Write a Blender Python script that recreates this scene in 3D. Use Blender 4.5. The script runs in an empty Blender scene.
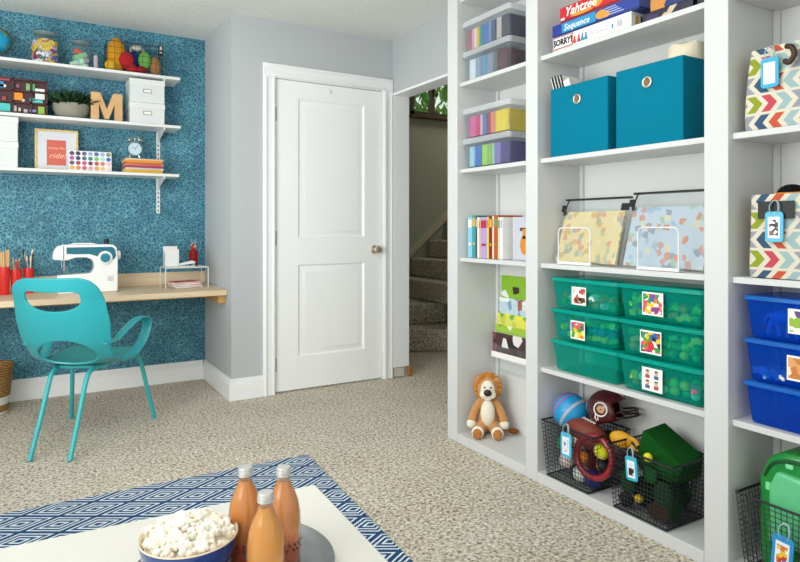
import bpy, bmesh, math, random
from mathutils import Vector, Matrix, noise
random.seed(7)
sc = bpy.context.scene
C = sc.collection
PI = math.pi
R = math.radians

# ------------------------------------------------------------------ camera, world, lights, exposure
cd = bpy.data.cameras.new('camera'); cam = bpy.data.objects.new('camera', cd); C.objects.link(cam)
cam.location = (0, 0, 1.09); cam.rotation_euler = (R(90), 0, R(-30.75))
cd.sensor_width = 36; cd.lens = 626/800*36; cd.shift_y = -54/800; cd.clip_start = .05
sc.camera = cam
sc.view_settings.view_transform = 'Standard'; sc.view_settings.look = 'None'
sc.view_settings.gamma = 1; sc.view_settings.exposure = 0.27; sc.view_settings.use_curve_mapping = False
sc.cycles.transparent_max_bounces = 32
w = bpy.data.worlds.new('world'); sc.world = w; w.use_nodes = True
w.node_tree.nodes['Background'].inputs[0].default_value = (.97, 1, .99, 1)
w.node_tree.nodes['Background'].inputs[1].default_value = .95

def area(name, loc, target, sx, sy, power, col=(1, 1, 1)):
    l = bpy.data.lights.new(name, 'AREA'); l.shape = 'RECTANGLE'; l.size = sx; l.size_y = sy; l.energy = power; l.color = col
    o = bpy.data.objects.new(name, l); C.objects.link(o); o.location = loc
    o.rotation_euler = (Vector(target)-Vector(loc)).to_track_quat('-Z', 'Y').to_euler()
    return o
area('left_fill_light', (-1.9, .6, 1.9), (1.4, 3.0, .9), 1.8, 1.5, 29, (1, 1, .985))  # unseen area light added as soft fill from the left, no window there
area('ceiling_fill_uplight', (-.75, 1.9, 1.15), (.3, 2.6, 2.43), 1.3, 1.3, 38, (.98, 1, .99))  # added uplight out of view, there only to brighten the ceiling
area('overhead_fill_light', (.3, 1.5, 2.40), (.3, 1.5, 0), 1.6, 1.6, 14, (1, .99, .965))  # soft overhead fill added out of view, not a ceiling fixture
area('stairwell_fill_light', (4.6, 5.0, 3.15), (4.2, 5.0, 0), .6, .6, 8, (1, .95, .76))  # unseen fill added to brighten the stairwell, no known lamp

# ------------------------------------------------------------------ materials
def lin(c):
    c = c/255
    return c/12.92 if c <= .04045 else ((c+.055)/1.055)**2.4
def hx(h):
    h = h.lstrip('#'); return tuple(lin(int(h[i:i+2], 16)) for i in (0, 2, 4)) + (1,)
_m = {}
class NT:
    def __init__(s, name):
        s.m = bpy.data.materials.new(name); s.m.use_nodes = True; s.t = s.m.node_tree
        s.b = s.t.nodes['Principled BSDF']; s.out = s.t.nodes['Material Output']
    def n(s, typ, **k):
        x = s.t.nodes.new(typ)
        for a, v in k.items(): setattr(x, a, v)
        return x
    def l(s, a, b): s.t.links.new(a, b)
    def math(s, op, a, b=None, c=None):
        x = s.n('ShaderNodeMath', operation=op)
        for i, v in enumerate((a, b, c)):
            if v is None: continue
            if isinstance(v, (int, float)): x.inputs[i].default_value = v
            else: s.l(v, x.inputs[i])
        return x.outputs[0]
    def mix(s, f, a, b):
        x = s.n('ShaderNodeMix', data_type='RGBA')
        for i, v in ((0, f), (6, a), (7, b)):
            if isinstance(v, (int, float, tuple)): x.inputs[i].default_value = v
            else: s.l(v, x.inputs[i])
        return x.outputs[2]
    def obj(s):
        return s.n('ShaderNodeTexCoord').outputs['Object']
    def noise(s, scale, detail=2, rough=.5, co=None, dist=0):
        x = s.n('ShaderNodeTexNoise'); x.inputs['Scale'].default_value = scale; x.inputs['Detail'].default_value = detail
        x.inputs['Roughness'].default_value = rough; x.inputs['Distortion'].default_value = dist
        s.l(co if co is not None else s.obj(), x.inputs['Vector']); return x
    def ramp(s, f, stops, mode='LINEAR'):
        x = s.n('ShaderNodeValToRGB'); r = x.color_ramp; r.interpolation = mode
        while len(r.elements) > 1: r.elements.remove(r.elements[-1])
        r.elements[0].position = stops[0][0]; r.elements[0].color = stops[0][1]
        for p, c in stops[1:]:
            e = r.elements.new(p); e.color = c
        s.l(f, x.inputs[0]); return x.outputs[0]
    def bump(s, h, strength, dist=.002):
        x = s.n('ShaderNodeBump'); x.inputs['Strength'].default_value = strength; x.inputs['Distance'].default_value = dist
        s.l(h, x.inputs['Height']); s.l(x.outputs[0], s.b.inputs['Normal'])
def M(h, rough=.5, metal=0, var=.05, scale=25, bump=0, bs=250, coat=0, sheen=0):
    key = (h, rough, metal, var, scale, bump, bs, coat, sheen)
    if key in _m: return _m[key]
    t = NT('mat_'+h.strip('#')); c = hx(h)
    n = t.noise(scale)
    a = tuple(max(0, x*(1-var)) for x in c[:3])+(1,); b = tuple(min(1, x*(1+var)) for x in c[:3])+(1,)
    t.l(t.mix(n.outputs[0], a, b), t.b.inputs['Base Color'])
    t.b.inputs['Roughness'].default_value = rough; t.b.inputs['Metallic'].default_value = metal
    if rough >= .8: t.b.inputs['Specular IOR Level'].default_value = .15
    if coat: t.b.inputs['Coat Weight'].default_value = coat
    if sheen: t.b.inputs['Sheen Weight'].default_value = sheen
    if bump:
        t.bump(t.noise(bs, 3).outputs[0], bump, .002)
    _m[key] = t.m; return t.m
def clear(h, opac=.25, rough=.12, body=None):
    """see-through tinted plastic or glass: tinted transparency under a glossy coat"""
    key = ('clear', h, opac, rough, body)
    if key in _m: return _m[key]
    t = NT('plastic_'+h.strip('#')); c = hx(h)
    tr = t.n('ShaderNodeBsdfTransparent'); tr.inputs[0].default_value = c
    t.b.inputs['Base Color'].default_value = hx(body) if body else c
    t.b.inputs['Roughness'].default_value = rough
    lw = t.n('ShaderNodeLayerWeight'); lw.inputs[0].default_value = .25
    nz = t.noise(18)
    f = t.math('ADD', t.math('MULTIPLY', t.math('POWER', lw.outputs['Facing'], 2.5), .22), t.math('MULTIPLY_ADD', nz.outputs[0], .04, opac-.02))
    mx = t.n('ShaderNodeMixShader'); t.l(f, mx.inputs[0]); t.l(tr.outputs[0], mx.inputs[1]); t.l(t.b.outputs[0], mx.inputs[2])
    t.l(mx.outputs[0], t.out.inputs[0]); _m[key] = t.m; return t.m

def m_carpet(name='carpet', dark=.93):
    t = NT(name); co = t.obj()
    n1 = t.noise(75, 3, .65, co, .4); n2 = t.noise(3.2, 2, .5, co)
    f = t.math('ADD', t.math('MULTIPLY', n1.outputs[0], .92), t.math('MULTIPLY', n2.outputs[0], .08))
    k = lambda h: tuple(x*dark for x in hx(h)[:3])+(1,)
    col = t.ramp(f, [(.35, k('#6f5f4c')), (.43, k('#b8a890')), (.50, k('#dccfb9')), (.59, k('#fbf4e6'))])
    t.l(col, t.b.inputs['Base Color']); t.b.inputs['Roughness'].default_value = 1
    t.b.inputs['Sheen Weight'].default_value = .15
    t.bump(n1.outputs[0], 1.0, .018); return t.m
def m_wallpaper():
    t = NT('wallpaper'); co = t.obj()
    n = t.noise(14, 2, .5, co)
    v = t.n('ShaderNodeVectorMath', operation='MULTIPLY_ADD'); t.l(n.outputs['Color'], v.inputs[0]); v.inputs[1].default_value = (.05,)*3; t.l(co, v.inputs[2])
    vo = t.n('ShaderNodeTexVoronoi', feature='DISTANCE_TO_EDGE'); vo.inputs['Scale'].default_value = 43; t.l(v.outputs[0], vo.inputs['Vector'])
    v2 = t.n('ShaderNodeTexVoronoi', feature='DISTANCE_TO_EDGE'); v2.inputs['Scale'].default_value = 80; t.l(v.outputs[0], v2.inputs['Vector'])
    line = t.ramp(t.math('MINIMUM', vo.outputs[0], t.math('MULTIPLY', v2.outputs[0], 1.5)), [(.02, (1, 1, 1, 1)), (.09, (0, 0, 0, 1))])
    n2 = t.noise(9, 3, .6, co)
    base = t.mix(n2.outputs[0], hx('#08415f'), hx('#146f8a'))
    t.l(t.mix(t.math('MULTIPLY', line, t.math('MULTIPLY_ADD', n2.outputs[0], 1.0, .1)), base, hx('#84c4cf')), t.b.inputs['Base Color'])
    t.b.inputs['Roughness'].default_value = .6; return t.m
def m_rug():
    t = NT('rug_weave'); sp = t.n('ShaderNodeSeparateXYZ'); co = t.obj(); t.l(co, sp.inputs[0])
    wn = t.noise(160, 1, .5, co)
    wob = t.math('MULTIPLY_ADD', wn.outputs[0], .03, -.015)
    u = t.math('ADD', t.math('MULTIPLY_ADD', sp.outputs[0], 1/.245, -.5/.245), wob)
    v = t.math('MULTIPLY_ADD', sp.outputs[1], 1/.143, .5-.89/.143)
    p = t.math('FRACT', t.math('ADD', u, v)); q = t.math('FRACT', t.math('SUBTRACT', u, v))
    a = t.math('MULTIPLY', t.math('MAXIMUM', t.math('ABSOLUTE', t.math('SUBTRACT', p, .5)), t.math('ABSOLUTE', t.math('SUBTRACT', q, .5))), 2)
    W, B = (1, 1, 1, 1), (0, 0, 0, 1)
    f = t.ramp(a, [(0, B), (.17, W), (.29, B), (.46, W), (.58, B), (.75, W), (.86, B)], 'CONSTANT')
    t.l(t.mix(f, hx('#10406f'), hx('#d8e2e6')), t.b.inputs['Base Color']); t.b.inputs['Roughness'].default_value = .95
    t.bump(wn.outputs[0], .5, .002); return t.m
def m_wood(h1, h2, name, scale=3, axis=(1, 12, 12)):
    t = NT(name); mp = t.n('ShaderNodeMapping'); mp.inputs['Scale'].default_value = axis; t.l(t.obj(), mp.inputs[0])
    n = t.noise(scale, 5, .6, mp.outputs[0], .8)
    t.l(t.ramp(n.outputs[0], [(.3, hx(h1)), (.7, hx(h2))]), t.b.inputs['Base Color']); t.b.inputs['Roughness'].default_value = .45; return t.m
def m_chevron(flip=0):
    t = NT('chevron_cloth'); sp = t.n('ShaderNodeSeparateXYZ'); t.l(t.obj(), sp.inputs[0])
    v = t.math('MULTIPLY', t.math('ADD', sp.outputs[2], flip), 1/.058); row = t.math('FLOOR', v); fv = t.math('FRACT', v)
    par = t.math('MULTIPLY_ADD', t.math('FLOORED_MODULO', row, 2), 2, -1)
    sh = t.math('MULTIPLY', t.math('ABSOLUTE', t.math('SUBTRACT', fv, .5)), t.math('MULTIPLY', par, 1.15))
    uu = t.math('ADD', t.math('MULTIPLY', t.math('ADD', sp.outputs[0], sp.outputs[1]), 1/.043), sh)
    fu = t.math('FRACT', uu); colr = t.math('ADD', t.math('FLOORED_MODULO', t.math('FLOOR', uu), 4), t.math('MULTIPLY', t.math('FLOORED_MODULO', row, 2), 4))
    on = t.math('MULTIPLY', t.math('LESS_THAN', fu, .6), t.math('LESS_THAN', t.math('ABSOLUTE', t.math('SUBTRACT', fv, .5)), .43))
    k = [hx(h) for h in ('#92959f', '#34536f', '#c25338', '#97b3b3', '#92959f', '#8b9a22', '#c24553', '#97b3b3')]
    cc = t.ramp(t.math('DIVIDE', t.math('ADD', colr, .5), 8), [(i/8, k[i]) for i in range(8)], 'CONSTANT')
    t.l(t.mix(on, hx('#d6d0bd'), cc), t.b.inputs['Base Color']); t.b.inputs['Roughness'].default_value = .9
    t.bump(t.noise(400).outputs[0], .3, .001); return t.m
def m_wicker():
    t = NT('wicker'); wv = t.n('ShaderNodeTexWave'); wv.bands_direction = 'Z'; wv.inputs['Scale'].default_value = 22; wv.inputs['Distortion'].default_value = 3; wv.inputs['Detail Scale'].default_value = 4
    t.l(t.obj(), wv.inputs[0]); t.l(t.mix(wv.outputs[1], hx('#6e4a22'), hx('#c79a5b')), t.b.inputs['Base Color'])
    t.b.inputs['Roughness'].default_value = .8; t.bump(wv.outputs[1], .8, .006); return t.m
def m_picture(cols, scale, base='#f4f2ee', amount=.5, seed=0):
    """printed picture: patches of several inks on paper"""
    t = NT('print'); mp = t.n('ShaderNodeMapping'); mp.inputs['Location'].default_value = (seed*1.7, seed*.9, seed*2.3); t.l(t.obj(), mp.inputs[0])
    v = t.n('ShaderNodeTexVoronoi'); v.inputs['Scale'].default_value = scale; t.l(mp.outputs[0], v.inputs['Vector'])
    s = t.n('ShaderNodeSeparateColor'); t.l(v.outputs['Color'], s.inputs[0])
    c = t.ramp(s.outputs[0], [(i/len(cols), hx(h)) for i, h in enumerate(cols)], 'CONSTANT')
    t.l(t.mix(t.math('LESS_THAN', s.outputs[1], amount), hx(base), c), t.b.inputs['Base Color'])
    t.b.inputs['Roughness'].default_value = .4; return t.m

WHITE = M('#e3e5e3', .4, var=.01); TRIM = M('#f4f6f6', .35, var=.01); TEAL = M('#289ca3', .34, var=.03, coat=.15)
BLACK = M('#15161a', .5); CHROME = M('#c9c6bd', .25, 1); NICKEL = M('#d6ccb8', .32, .85)
CARPET = m_carpet(); GREYWALL = M('#bcc0c2', .85, var=.012, scale=3, bump=.08, bs=180)
PAPER = M('#f1efe8', .7, var=.02)

# ------------------------------------------------------------------ mesh helpers
def box(bm, x0, x1, y0, y1, z0, z1, mi=0, mat=None):
    vs = [bm.verts.new(v) for v in ((x0, y0, z0), (x1, y0, z0), (x1, y1, z0), (x0, y1, z0), (x0, y0, z1), (x1, y0, z1), (x1, y1, z1), (x0, y1, z1))]
    if mat is not None:
        for v in vs: v.co = mat @ v.co
    for f in ((0, 3, 2, 1), (4, 5, 6, 7), (0, 1, 5, 4), (1, 2, 6, 5), (2, 3, 7, 6), (3, 0, 4, 7)):
        bm.faces.new([vs[i] for i in f]).material_index = mi
    return vs
def loft(bm, loops, cap=(True, True), mi=0, closed=True):
    rs = [[bm.verts.new(p) for p in lp] for lp in loops]
    n = len(rs[0])
    for a, b in zip(rs, rs[1:]):
        for i in range(n if closed else n-1):
            j = (i+1) % n
            bm.faces.new((a[i], a[j], b[j], b[i])).material_index = mi
    if cap[0]: bm.faces.new(rs[0][::-1]).material_index = mi
    if cap[1]: bm.faces.new(rs[-1]).material_index = mi
    return rs
def circ(r, z, n=24, cx=0, cy=0, sy=1):
    return [(cx+r*math.cos(2*PI*i/n), cy+r*sy*math.sin(2*PI*i/n), z) for i in range(n)]
def lathe(bm, prof, n=28, mi=0, cx=0, cy=0, cap=(True, True), sy=1):
    return loft(bm, [circ(max(r, 1e-4), z, n, cx, cy, sy) for r, z in prof], cap, mi)
def rrect(w_, d_, r, z, n=5, cx=0, cy=0):
    o = []
    for k, (sx, sy) in enumerate(((1, 1), (-1, 1), (-1, -1), (1, -1))):
        for i in range(n+1):
            a = PI/2*k+PI/2*i/n
            o.append((cx+sx*(w_/2-r)+r*math.cos(a), cy+sy*(d_/2-r)+r*math.sin(a), z))
    return o
def tube(bm, pts, r, n=8, mi=0, closed=False, flat=None):
    pts = [Vector(p) for p in pts]; N = len(pts); loops = []
    up = Vector((0, 0, 1)); prev = None
    for i, p in enumerate(pts):
        if closed: t = pts[(i+1) % N]-pts[i-1]
        else: t = pts[min(i+1, N-1)]-pts[max(i-1, 0)]
        t.normalize()
        if prev is None:
            a = t.cross(up)
            if a.length < .1: a = t.cross(Vector((1, 0, 0)))
        else: a = prev - t*prev.dot(t)
        a.normalize(); prev = a; b = t.cross(a)
        rr_ = r[i] if isinstance(r, (list, tuple)) else r
        fa, fb = flat or (1, 1)
        loops.append([p + a*math.cos(2*PI*k/n)*rr_*fa + b*math.sin(2*PI*k/n)*rr_*fb for k in range(n)])
    if closed: loops.append(loops[0])
    return loft(bm, loops, (not closed, not closed), mi)
def smooth_pts(P, k=6, closed=False):
    P = [Vector(p) for p in P]; n = len(P); o = []
    for i in range(n if closed else n-1):
        g = lambda j: P[j % n] if closed else P[max(0, min(n-1, j))]
        a, b, c, d = g(i-1), g(i), g(i+1), g(i+2)
        for s in range(k):
            t = s/k
            o.append(.5*((2*b)+(c-a)*t+(2*a-5*b+4*c-d)*t*t+(3*b-a-3*c+d)*t**3))
    if not closed: o.append(P[-1])
    return o
def ball(bm, c, r, n=16, m=10, s=(1, 1, 1), mi=0, mat=None):
    loops = []
    for j in range(m+1):
        a = -PI/2+PI*j/m; a = max(-PI/2+.02, min(PI/2-.02, a))
        loops.append([Vector((r*math.cos(a)*math.cos(2*PI*i/n)*s[0], r*math.cos(a)*math.sin(2*PI*i/n)*s[1], r*math.sin(a)*s[2])) for i in range(n)])
    if mat is not None: loops = [[mat @ v for v in l] for l in loops]
    loops = [[v+Vector(c) for v in l] for l in loops]
    return loft(bm, loops, (True, True), mi)
def prism(bm, poly, y0, y1, mi=0):
    """polygon in x,z pushed from y0 to y1"""
    return loft(bm, [[(x, y0, z) for x, z in poly], [(x, y1, z) for x, z in poly]], (True, True), mi)
def prismz(bm, poly, z0, z1, mi=0):
    return loft(bm, [[(x, y, z0) for x, y in poly], [(x, y, z1) for x, y in poly]], (True, True), mi)
def B(): return bmesh.new()

def obj(name, bm, mats, parent=None, loc=(0, 0, 0), rot=(0, 0, 0), bevel=0, seg=2, sub=0, ang=40, solid=0):
    bmesh.ops.recalc_face_normals(bm, faces=bm.faces)
    me = bpy.data.meshes.new(name); bm.to_mesh(me); bm.free()
    for m in (mats if isinstance(mats, (list, tuple)) else [mats]): me.materials.append(m)
    me.polygons.foreach_set('use_smooth', [True]*len(me.polygons)); me.set_sharp_from_angle(angle=R(ang))
    o = bpy.data.objects.new(name, me); C.objects.link(o)
    o.location = loc; o.rotation_euler = rot
    if parent: o.parent = parent
    if solid:
        md = o.modifiers.new('s', 'SOLIDIFY'); md.thickness = solid; md.offset = 0
    if bevel:
        md = o.modifiers.new('b', 'BEVEL'); md.width = bevel; md.segments = seg; md.limit_method = 'ANGLE'
    if sub:
        md = o.modifiers.new('u', 'SUBSURF'); md.levels = sub; md.render_levels = sub
    return o
def tag(o, label=None, cat=None, group=None, kind=None):
    if label: o['label'] = label
    if cat: o['category'] = cat
    if group: o['group'] = group
    if kind: o['kind'] = kind
    return o
def thing(name, label, cat, loc=(0, 0, 0), rz=0, group=None):
    o = bpy.data.objects.new(name, None); C.objects.link(o); o.empty_display_size = .05
    o.location = loc; o.rotation_euler = (0, 0, rz); return tag(o, label, cat, group)
def dup(root, loc, rz=None, label=None, group=None, rot=None):
    def cp(o, par):
        c = o.copy(); C.objects.link(c)
        if par: c.parent = par
        for ch in [x for x in C.objects if x.parent == o]: cp(ch, c)
        return c
    r = cp(root, None); r.location = loc
    if rz is not None: r.rotation_euler = (0, 0, rz)
    if rot is not None: r.rotation_euler = rot
    tag(r, label, None, group); return r
def struct(name, bm, m, **k):
    return tag(obj(name, bm, m, **k), kind='structure')
_font = {}
def text(s, size, m, parent, loc, rot=(R(90), 0, 0), ext=.0004, name='lettering', shear=0, squash=1, bold=0):
    cu = bpy.data.curves.new('t', 'FONT'); cu.body = s; cu.size = size; cu.extrude = ext; cu.shear = shear; cu.offset = bold; cu.resolution_u = 2
    cu.align_x = 'CENTER'; cu.align_y = 'CENTER'
    o = bpy.data.objects.new('t', cu); C.objects.link(o)
    me = bpy.data.meshes.new_from_object(o.evaluated_get(bpy.context.evaluated_depsgraph_get()))
    bpy.data.objects.remove(o); me.materials.clear(); me.materials.append(m)
    for v in me.vertices: v.co.x *= squash
    q = bpy.data.objects.new(name, me); C.objects.link(q); q.parent = parent; q.location = loc; q.rotation_euler = rot
    return q
F90 = R(-90)      # things standing in the bookcase face -X

# ------------------------------------------------------------------ the setting
ZC = 2.435
b = B(); box(b, -3, 6.2, -2.2, 6, -.1, 0); struct('floor', b, CARPET)
t_ = NT('ceiling_texture'); cn = t_.noise(55, 5, .7); t_.b.inputs['Roughness'].default_value = .95
t_.l(t_.ramp(cn.outputs[0], [(.3, hx('#dfe1dd')), (.7, hx('#eef0ec'))]), t_.b.inputs['Base Color']); t_.bump(cn.outputs[0], .7, .01)
b = B(); box(b, -3, 2.27, -2.2, 4.7, ZC, ZC+.1); struct('ceiling', b, t_.m)
b = B(); box(b, -3, 1.10, 4.6, 4.72, 0, ZC); struct('wall_back', b, m_wallpaper())
b = B(); box(b, 1.10, 1.22, 3.92, 4.72, 0, ZC); struct('wall_left', b, GREYWALL)
DX0, DX1, DZ = 1.384, 2.186, 2.062
b = B(); box(b, 1.22, DX0-.02, 3.92, 4.04, 0, ZC); box(b, DX1+.02, 2.39, 3.92, 4.04, 0, ZC); box(b, DX0-.02, DX1+.02, 3.92, 4.04, DZ+.02, ZC)
struct('wall_front', b, GREYWALL)
HZ = 2.055
b = B(); box(b, 2.27, 2.39, 3.0, 3.92, HZ, ZC); box(b, 2.27, 2.39, -.6, 3.0, 0, ZC); struct('wall_right', b, GREYWALL)
# stairwell walls
SW = M('#b4b8ab', .85, var=.02, scale=2)
WX0, WX1, WZ0, WZ1 = 3.52, 4.15, 2.29, 2.72
b = B()
box(b, 2.27, WX0, 5.7, 5.82, 0, 3.2); box(b, WX1, 6.1, 5.7, 5.82, 0, 3.2); box(b, WX0, WX1, 5.7, 5.82, 0, WZ0); box(b, WX0, WX1, 5.7, 5.82, WZ1, 3.2)
struct('wall_stair_back', b, SW)
b = B(); box(b, 2.27, 2.39, 4.04, 5.7, 0, 3.2); struct('wall_stair_left', b, SW)
b = B(); box(b, 3.4, 6.1, 4.1, 4.2, 0, 3.2); box(b, 3.4, 3.5, 3.0, 4.1, 0, 3.2); box(b, 2.39, 3.4, 2.9, 3.0, 0, 3.2); struct('wall_stair_right', b, SW)
b = B(); box(b, 6.0, 6.1, 4.2, 5.7, 0, 3.2); struct('wall_stair_end', b, SW)
b = B(); box(b, 2.27, 6.1, 2.9, 5.82, 3.2, 3.3); struct('ceiling', b, M('#c9c5b4', .9))
# window high over the stairs
BR = m_wood('#3a2a17', '#5b4526', 'dark_window_wood')
wn = B()
for (x0, x1, z0, z1) in ((WX0, WX0+.045, WZ0, WZ1), (WX1-.045, WX1, WZ0, WZ1), (WX0, WX1, WZ0, WZ0+.045), (WX0, WX1, WZ1-.045, WZ1)): box(wn, x0, x1, 5.69, 5.8, z0, z1)
wroot = struct('window_1', wn, BR)
b = B(); box(b, 3.80, 3.835, 5.70, 5.76, WZ0+.04, WZ1-.04); obj('mullion', b, BR, wroot)
b = B(); box(b, WX0+.04, WX1-.04, 5.745, 5.75, WZ0+.04, WZ1-.04); obj('window_pane', b, clear('#eef6ee', .05, .02), wroot)
b = B(); box(b, WX0-.03, WX1+.03, 5.63, 5.70, WZ0-.03, WZ0); obj('window_sill', b, BR, wroot, bevel=.003)
b = B(); prism(b, [(3.40, 2.47), (3.62, 2.60), (4.2, 2.68), (4.2, 2.84), (3.40, 2.84)], 5.55, 5.69); struct('trim_7', b, BR)
# white door casing, lining and baseboards
def casing(x0, x1, z0, z1, top=False):
    bb = B(); box(bb, x0, x1, 3.903, 3.92, z0, z1)
    if top: box(bb, x0+.012, x1-.012, 3.894, 3.905, z1-.022, z1-.006); box(bb, x0+.06, x1-.06, 3.898, 3.905, z0+.005, z0+.02)
    else:
        box(bb, x0+.008, x0+.024, 3.895, 3.905, z0, z1-.006); box(bb, x1-.02, x1-.006, 3.897, 3.905, z0, z1-.02)
    return bb
struct('trim_1', casing(1.302, 1.384, 0, DZ+.006), TRIM, bevel=.003)
struct('trim_2', casing(2.186, 2.266, 0, DZ+.006), TRIM, bevel=.003)
struct('trim_3', casing(1.302, 2.266, DZ+.006, 2.152, True), TRIM, bevel=.003)
b = B(); box(b, DX0-.019, DX0, 3.92, 4.04, 0, DZ+.019); box(b, DX1, DX1+.019, 3.92, 4.04, 0, DZ+.019); box(b, DX0, DX1, 3.92, 4.04, DZ, DZ+.019)
box(b, DX0, DX0+.012, 3.97, 4.0, 0, DZ); box(b, DX1-.012, DX1, 3.97, 4.0, 0, DZ); box(b, DX0, DX1, 3.97, 4.0, DZ-.012, DZ); struct('trim_4', b, TRIM)
b = B(); box(b, 2.262, 2.398, 3.899, 3.9185, .075, HZ); box(b, 2.262, 2.398, 3.0, 3.899, HZ-.018, HZ-.0005)
box(b, 2.262, 2.398, 3.0, 3.018, 0, HZ-.018); struct('trim_5', b, TRIM, bevel=.002)
b = B(); box(b, 2.275, 2.36, 3.905, 3.918, .008, .07); struct('trim_6', b, M('#cfc9bd', .9, bump=.4, bs=80))
b = B(); box(b, 0, .035, 0, .016, 0, .07); tag(obj('wood_block', b, m_wood('#9a5e24', '#c68a45', 'raw_block_wood'), loc=(2.385, 3.882, .003), rot=(0, 0, R(12)), bevel=.003), 'small raw brown wood block on the carpet under the white opening trim', 'wood block')
def baseboard(name, x0, x1, y0, y1, nx, ny):
    bb = B(); t = .016
    box(bb, x0, x1, y0, y1, 0, .10)
    def ins(d, z0, z1):
        box(bb, x0+(d if nx < 0 else 0), x1, y0+(d if ny < 0 else 0), y1, z0, z1)
    ins(.003, .10, .112); ins(.007, .112, .124); ins(.010, .124, .135)
    return struct(name, bb, TRIM, bevel=.0015)
baseboard('baseboard_back', -3, 1.084, 4.584, 4.6, 0, -1)
baseboard('baseboard_left', 1.084, 1.10, 3.904, 4.6, -1, 0)
baseboard('baseboard_front', 1.10, 1.302, 3.904, 3.92, 0, -1)
# the door
b = B(); Y0 = 3.926
x0, x1 = DX0+.004, DX1-.004; px0, px1 = 1.548, 2.043
bands = [(.012, .228), (.84, 1.02), (1.945, DZ-.004)]
box(b, x0, px0, Y0, Y0+.035, .012, DZ-.004); box(b, px1, x1, Y0, Y0+.035, .012, DZ-.004)
for z0, z1 in bands: box(b, px0, px1, Y0, Y0+.035, z0, z1)
door = struct('door_1', b, M('#fafcfb', .33, var=.008))
for z0, z1 in ((.228, .84), (1.02, 1.945)):
    b = B()
    L = [[(px0-.001+d, Y0+y, z0-.001+d), (px1+.001-d, Y0+y, z0-.001+d), (px1+.001-d, Y0+y, z1+.001-d), (px0-.001+d, Y0+y, z1+.001-d)] for d, y in ((0, .0), (.012, .011), (.024, .011), (.05, .002), (.052, .002))]
    loft(b, L, (False, True)); obj('door_panel', b, M('#fafcfb', .33, var=.008), door, ang=20)
for z in (1.827, 1.018, .19):
    b = B(); tube(b, [(DX0+.0005, Y0-.008, z-.045), (DX0+.0005, Y0-.008, z+.045)], .006, 8); box(b, DX0+.001, DX0+.012, Y0-.003, Y0+.001, z-.044, z+.044); obj('hinge', b, M('#8d8a80', .4, .8), door)
k = B(); lathe(k, [(.001, 0), (.03, 0), (.032, .004), (.028, .009), (.012, .012), (.011, .032), (.02, .04), (.028, .05), (.029, .06), (.022, .07), (.001, .073)], 24)
kn = obj('door_knob', k, NICKEL, door, (2.122, Y0, .93), (R(90), 0, 0))
b = B(); box(b, DX1-.006, DX1-.001, Y0-.002, Y0+.01, .90, .96); obj('latch_plate', b, NICKEL, door)
b = B(); tube(b, [(1.776, Y0-.001, 2.03), (1.776, Y0-.012, 2.025), (1.776, Y0-.012, 2.005), (1.776, Y0-.02, 2.0), (1.776, Y0-.022, 2.012)], .0025, 6); obj('coat_hook', b, NICKEL, door)

# stairs: two winders and a flight going right
st = tag(thing('staircase', 'carpeted beige stairs winding up behind the white trimmed opening', 'staircase', (0, 0, 0)), None)
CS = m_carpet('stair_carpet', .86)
wl = [[(2.42, 4.86), (3.39, 4.40), (3.39, 5.69), (2.42, 5.69)], [(2.42, 4.96), (3.39, 4.83), (3.39, 5.69), (2.42, 5.69)]]
for i, pl in enumerate(wl):
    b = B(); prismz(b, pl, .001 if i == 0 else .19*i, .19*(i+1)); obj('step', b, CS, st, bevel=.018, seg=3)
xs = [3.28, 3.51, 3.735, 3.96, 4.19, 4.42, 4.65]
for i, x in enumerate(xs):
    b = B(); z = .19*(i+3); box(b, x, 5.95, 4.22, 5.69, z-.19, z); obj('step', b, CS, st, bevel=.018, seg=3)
b = B(); prism(b, [(3.30, .60), (3.30, .68), (4.7, 1.86), (4.7, 1.78)], 5.668, 5.699); struct('trim_8', b, M('#cfc6b2', .6))
# shrub outside the window
b = B()
for i in range(1500):
    x = random.uniform(3.0, 5.2); y = random.uniform(6.3, 7.3); z = random.uniform(2.2, 3.7)
    m4 = Matrix.Translation((x, y, z)) @ Matrix.Rotation(random.uniform(0, 6), 4, 'Z') @ Matrix.Rotation(random.uniform(-1, 1), 4, 'X')
    s = random.uniform(.05, .11)
    v = [b.verts.new(m4 @ Vector(p)) for p in ((0, 0, -s), (s*.45, 0, 0), (0, .012, s), (-s*.45, 0, 0))]
    b.faces.new(v).material_index = random.choice((0, 0, 1, 2))
for i in range(5):
    x = 3.2+i*.42; tube(b, [(x, 6.8, 2.0), (x+.1, 6.9, 2.8), (x+.05, 6.8, 3.6)], .02, 6, 3)
tag(obj('shrub', b, [M('#5f9a2e', .5), M('#9cc04a', .5), M('#2f5f1f', .5), M('#5b4630', .8)]), 'leafy green shrub seen through the high window over the stairs', 'shrub')

# ------------------------------------------------------------------ rug and coffee table
b = B(); loft(b, [[(x+.06*(y-.95), y, z) for x, y, z in rrect(2.6, 1.9, .01, zz_, 3)] for zz_ in (0, .007)])
rug = obj('rug', b, m_rug(), loc=(1.136-1.3, 2.80-.95, .001), rot=(0, 0, R(-.6))); tag(rug, 'flat woven area rug with navy and white concentric diamonds under the coffee table', 'rug')
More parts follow.
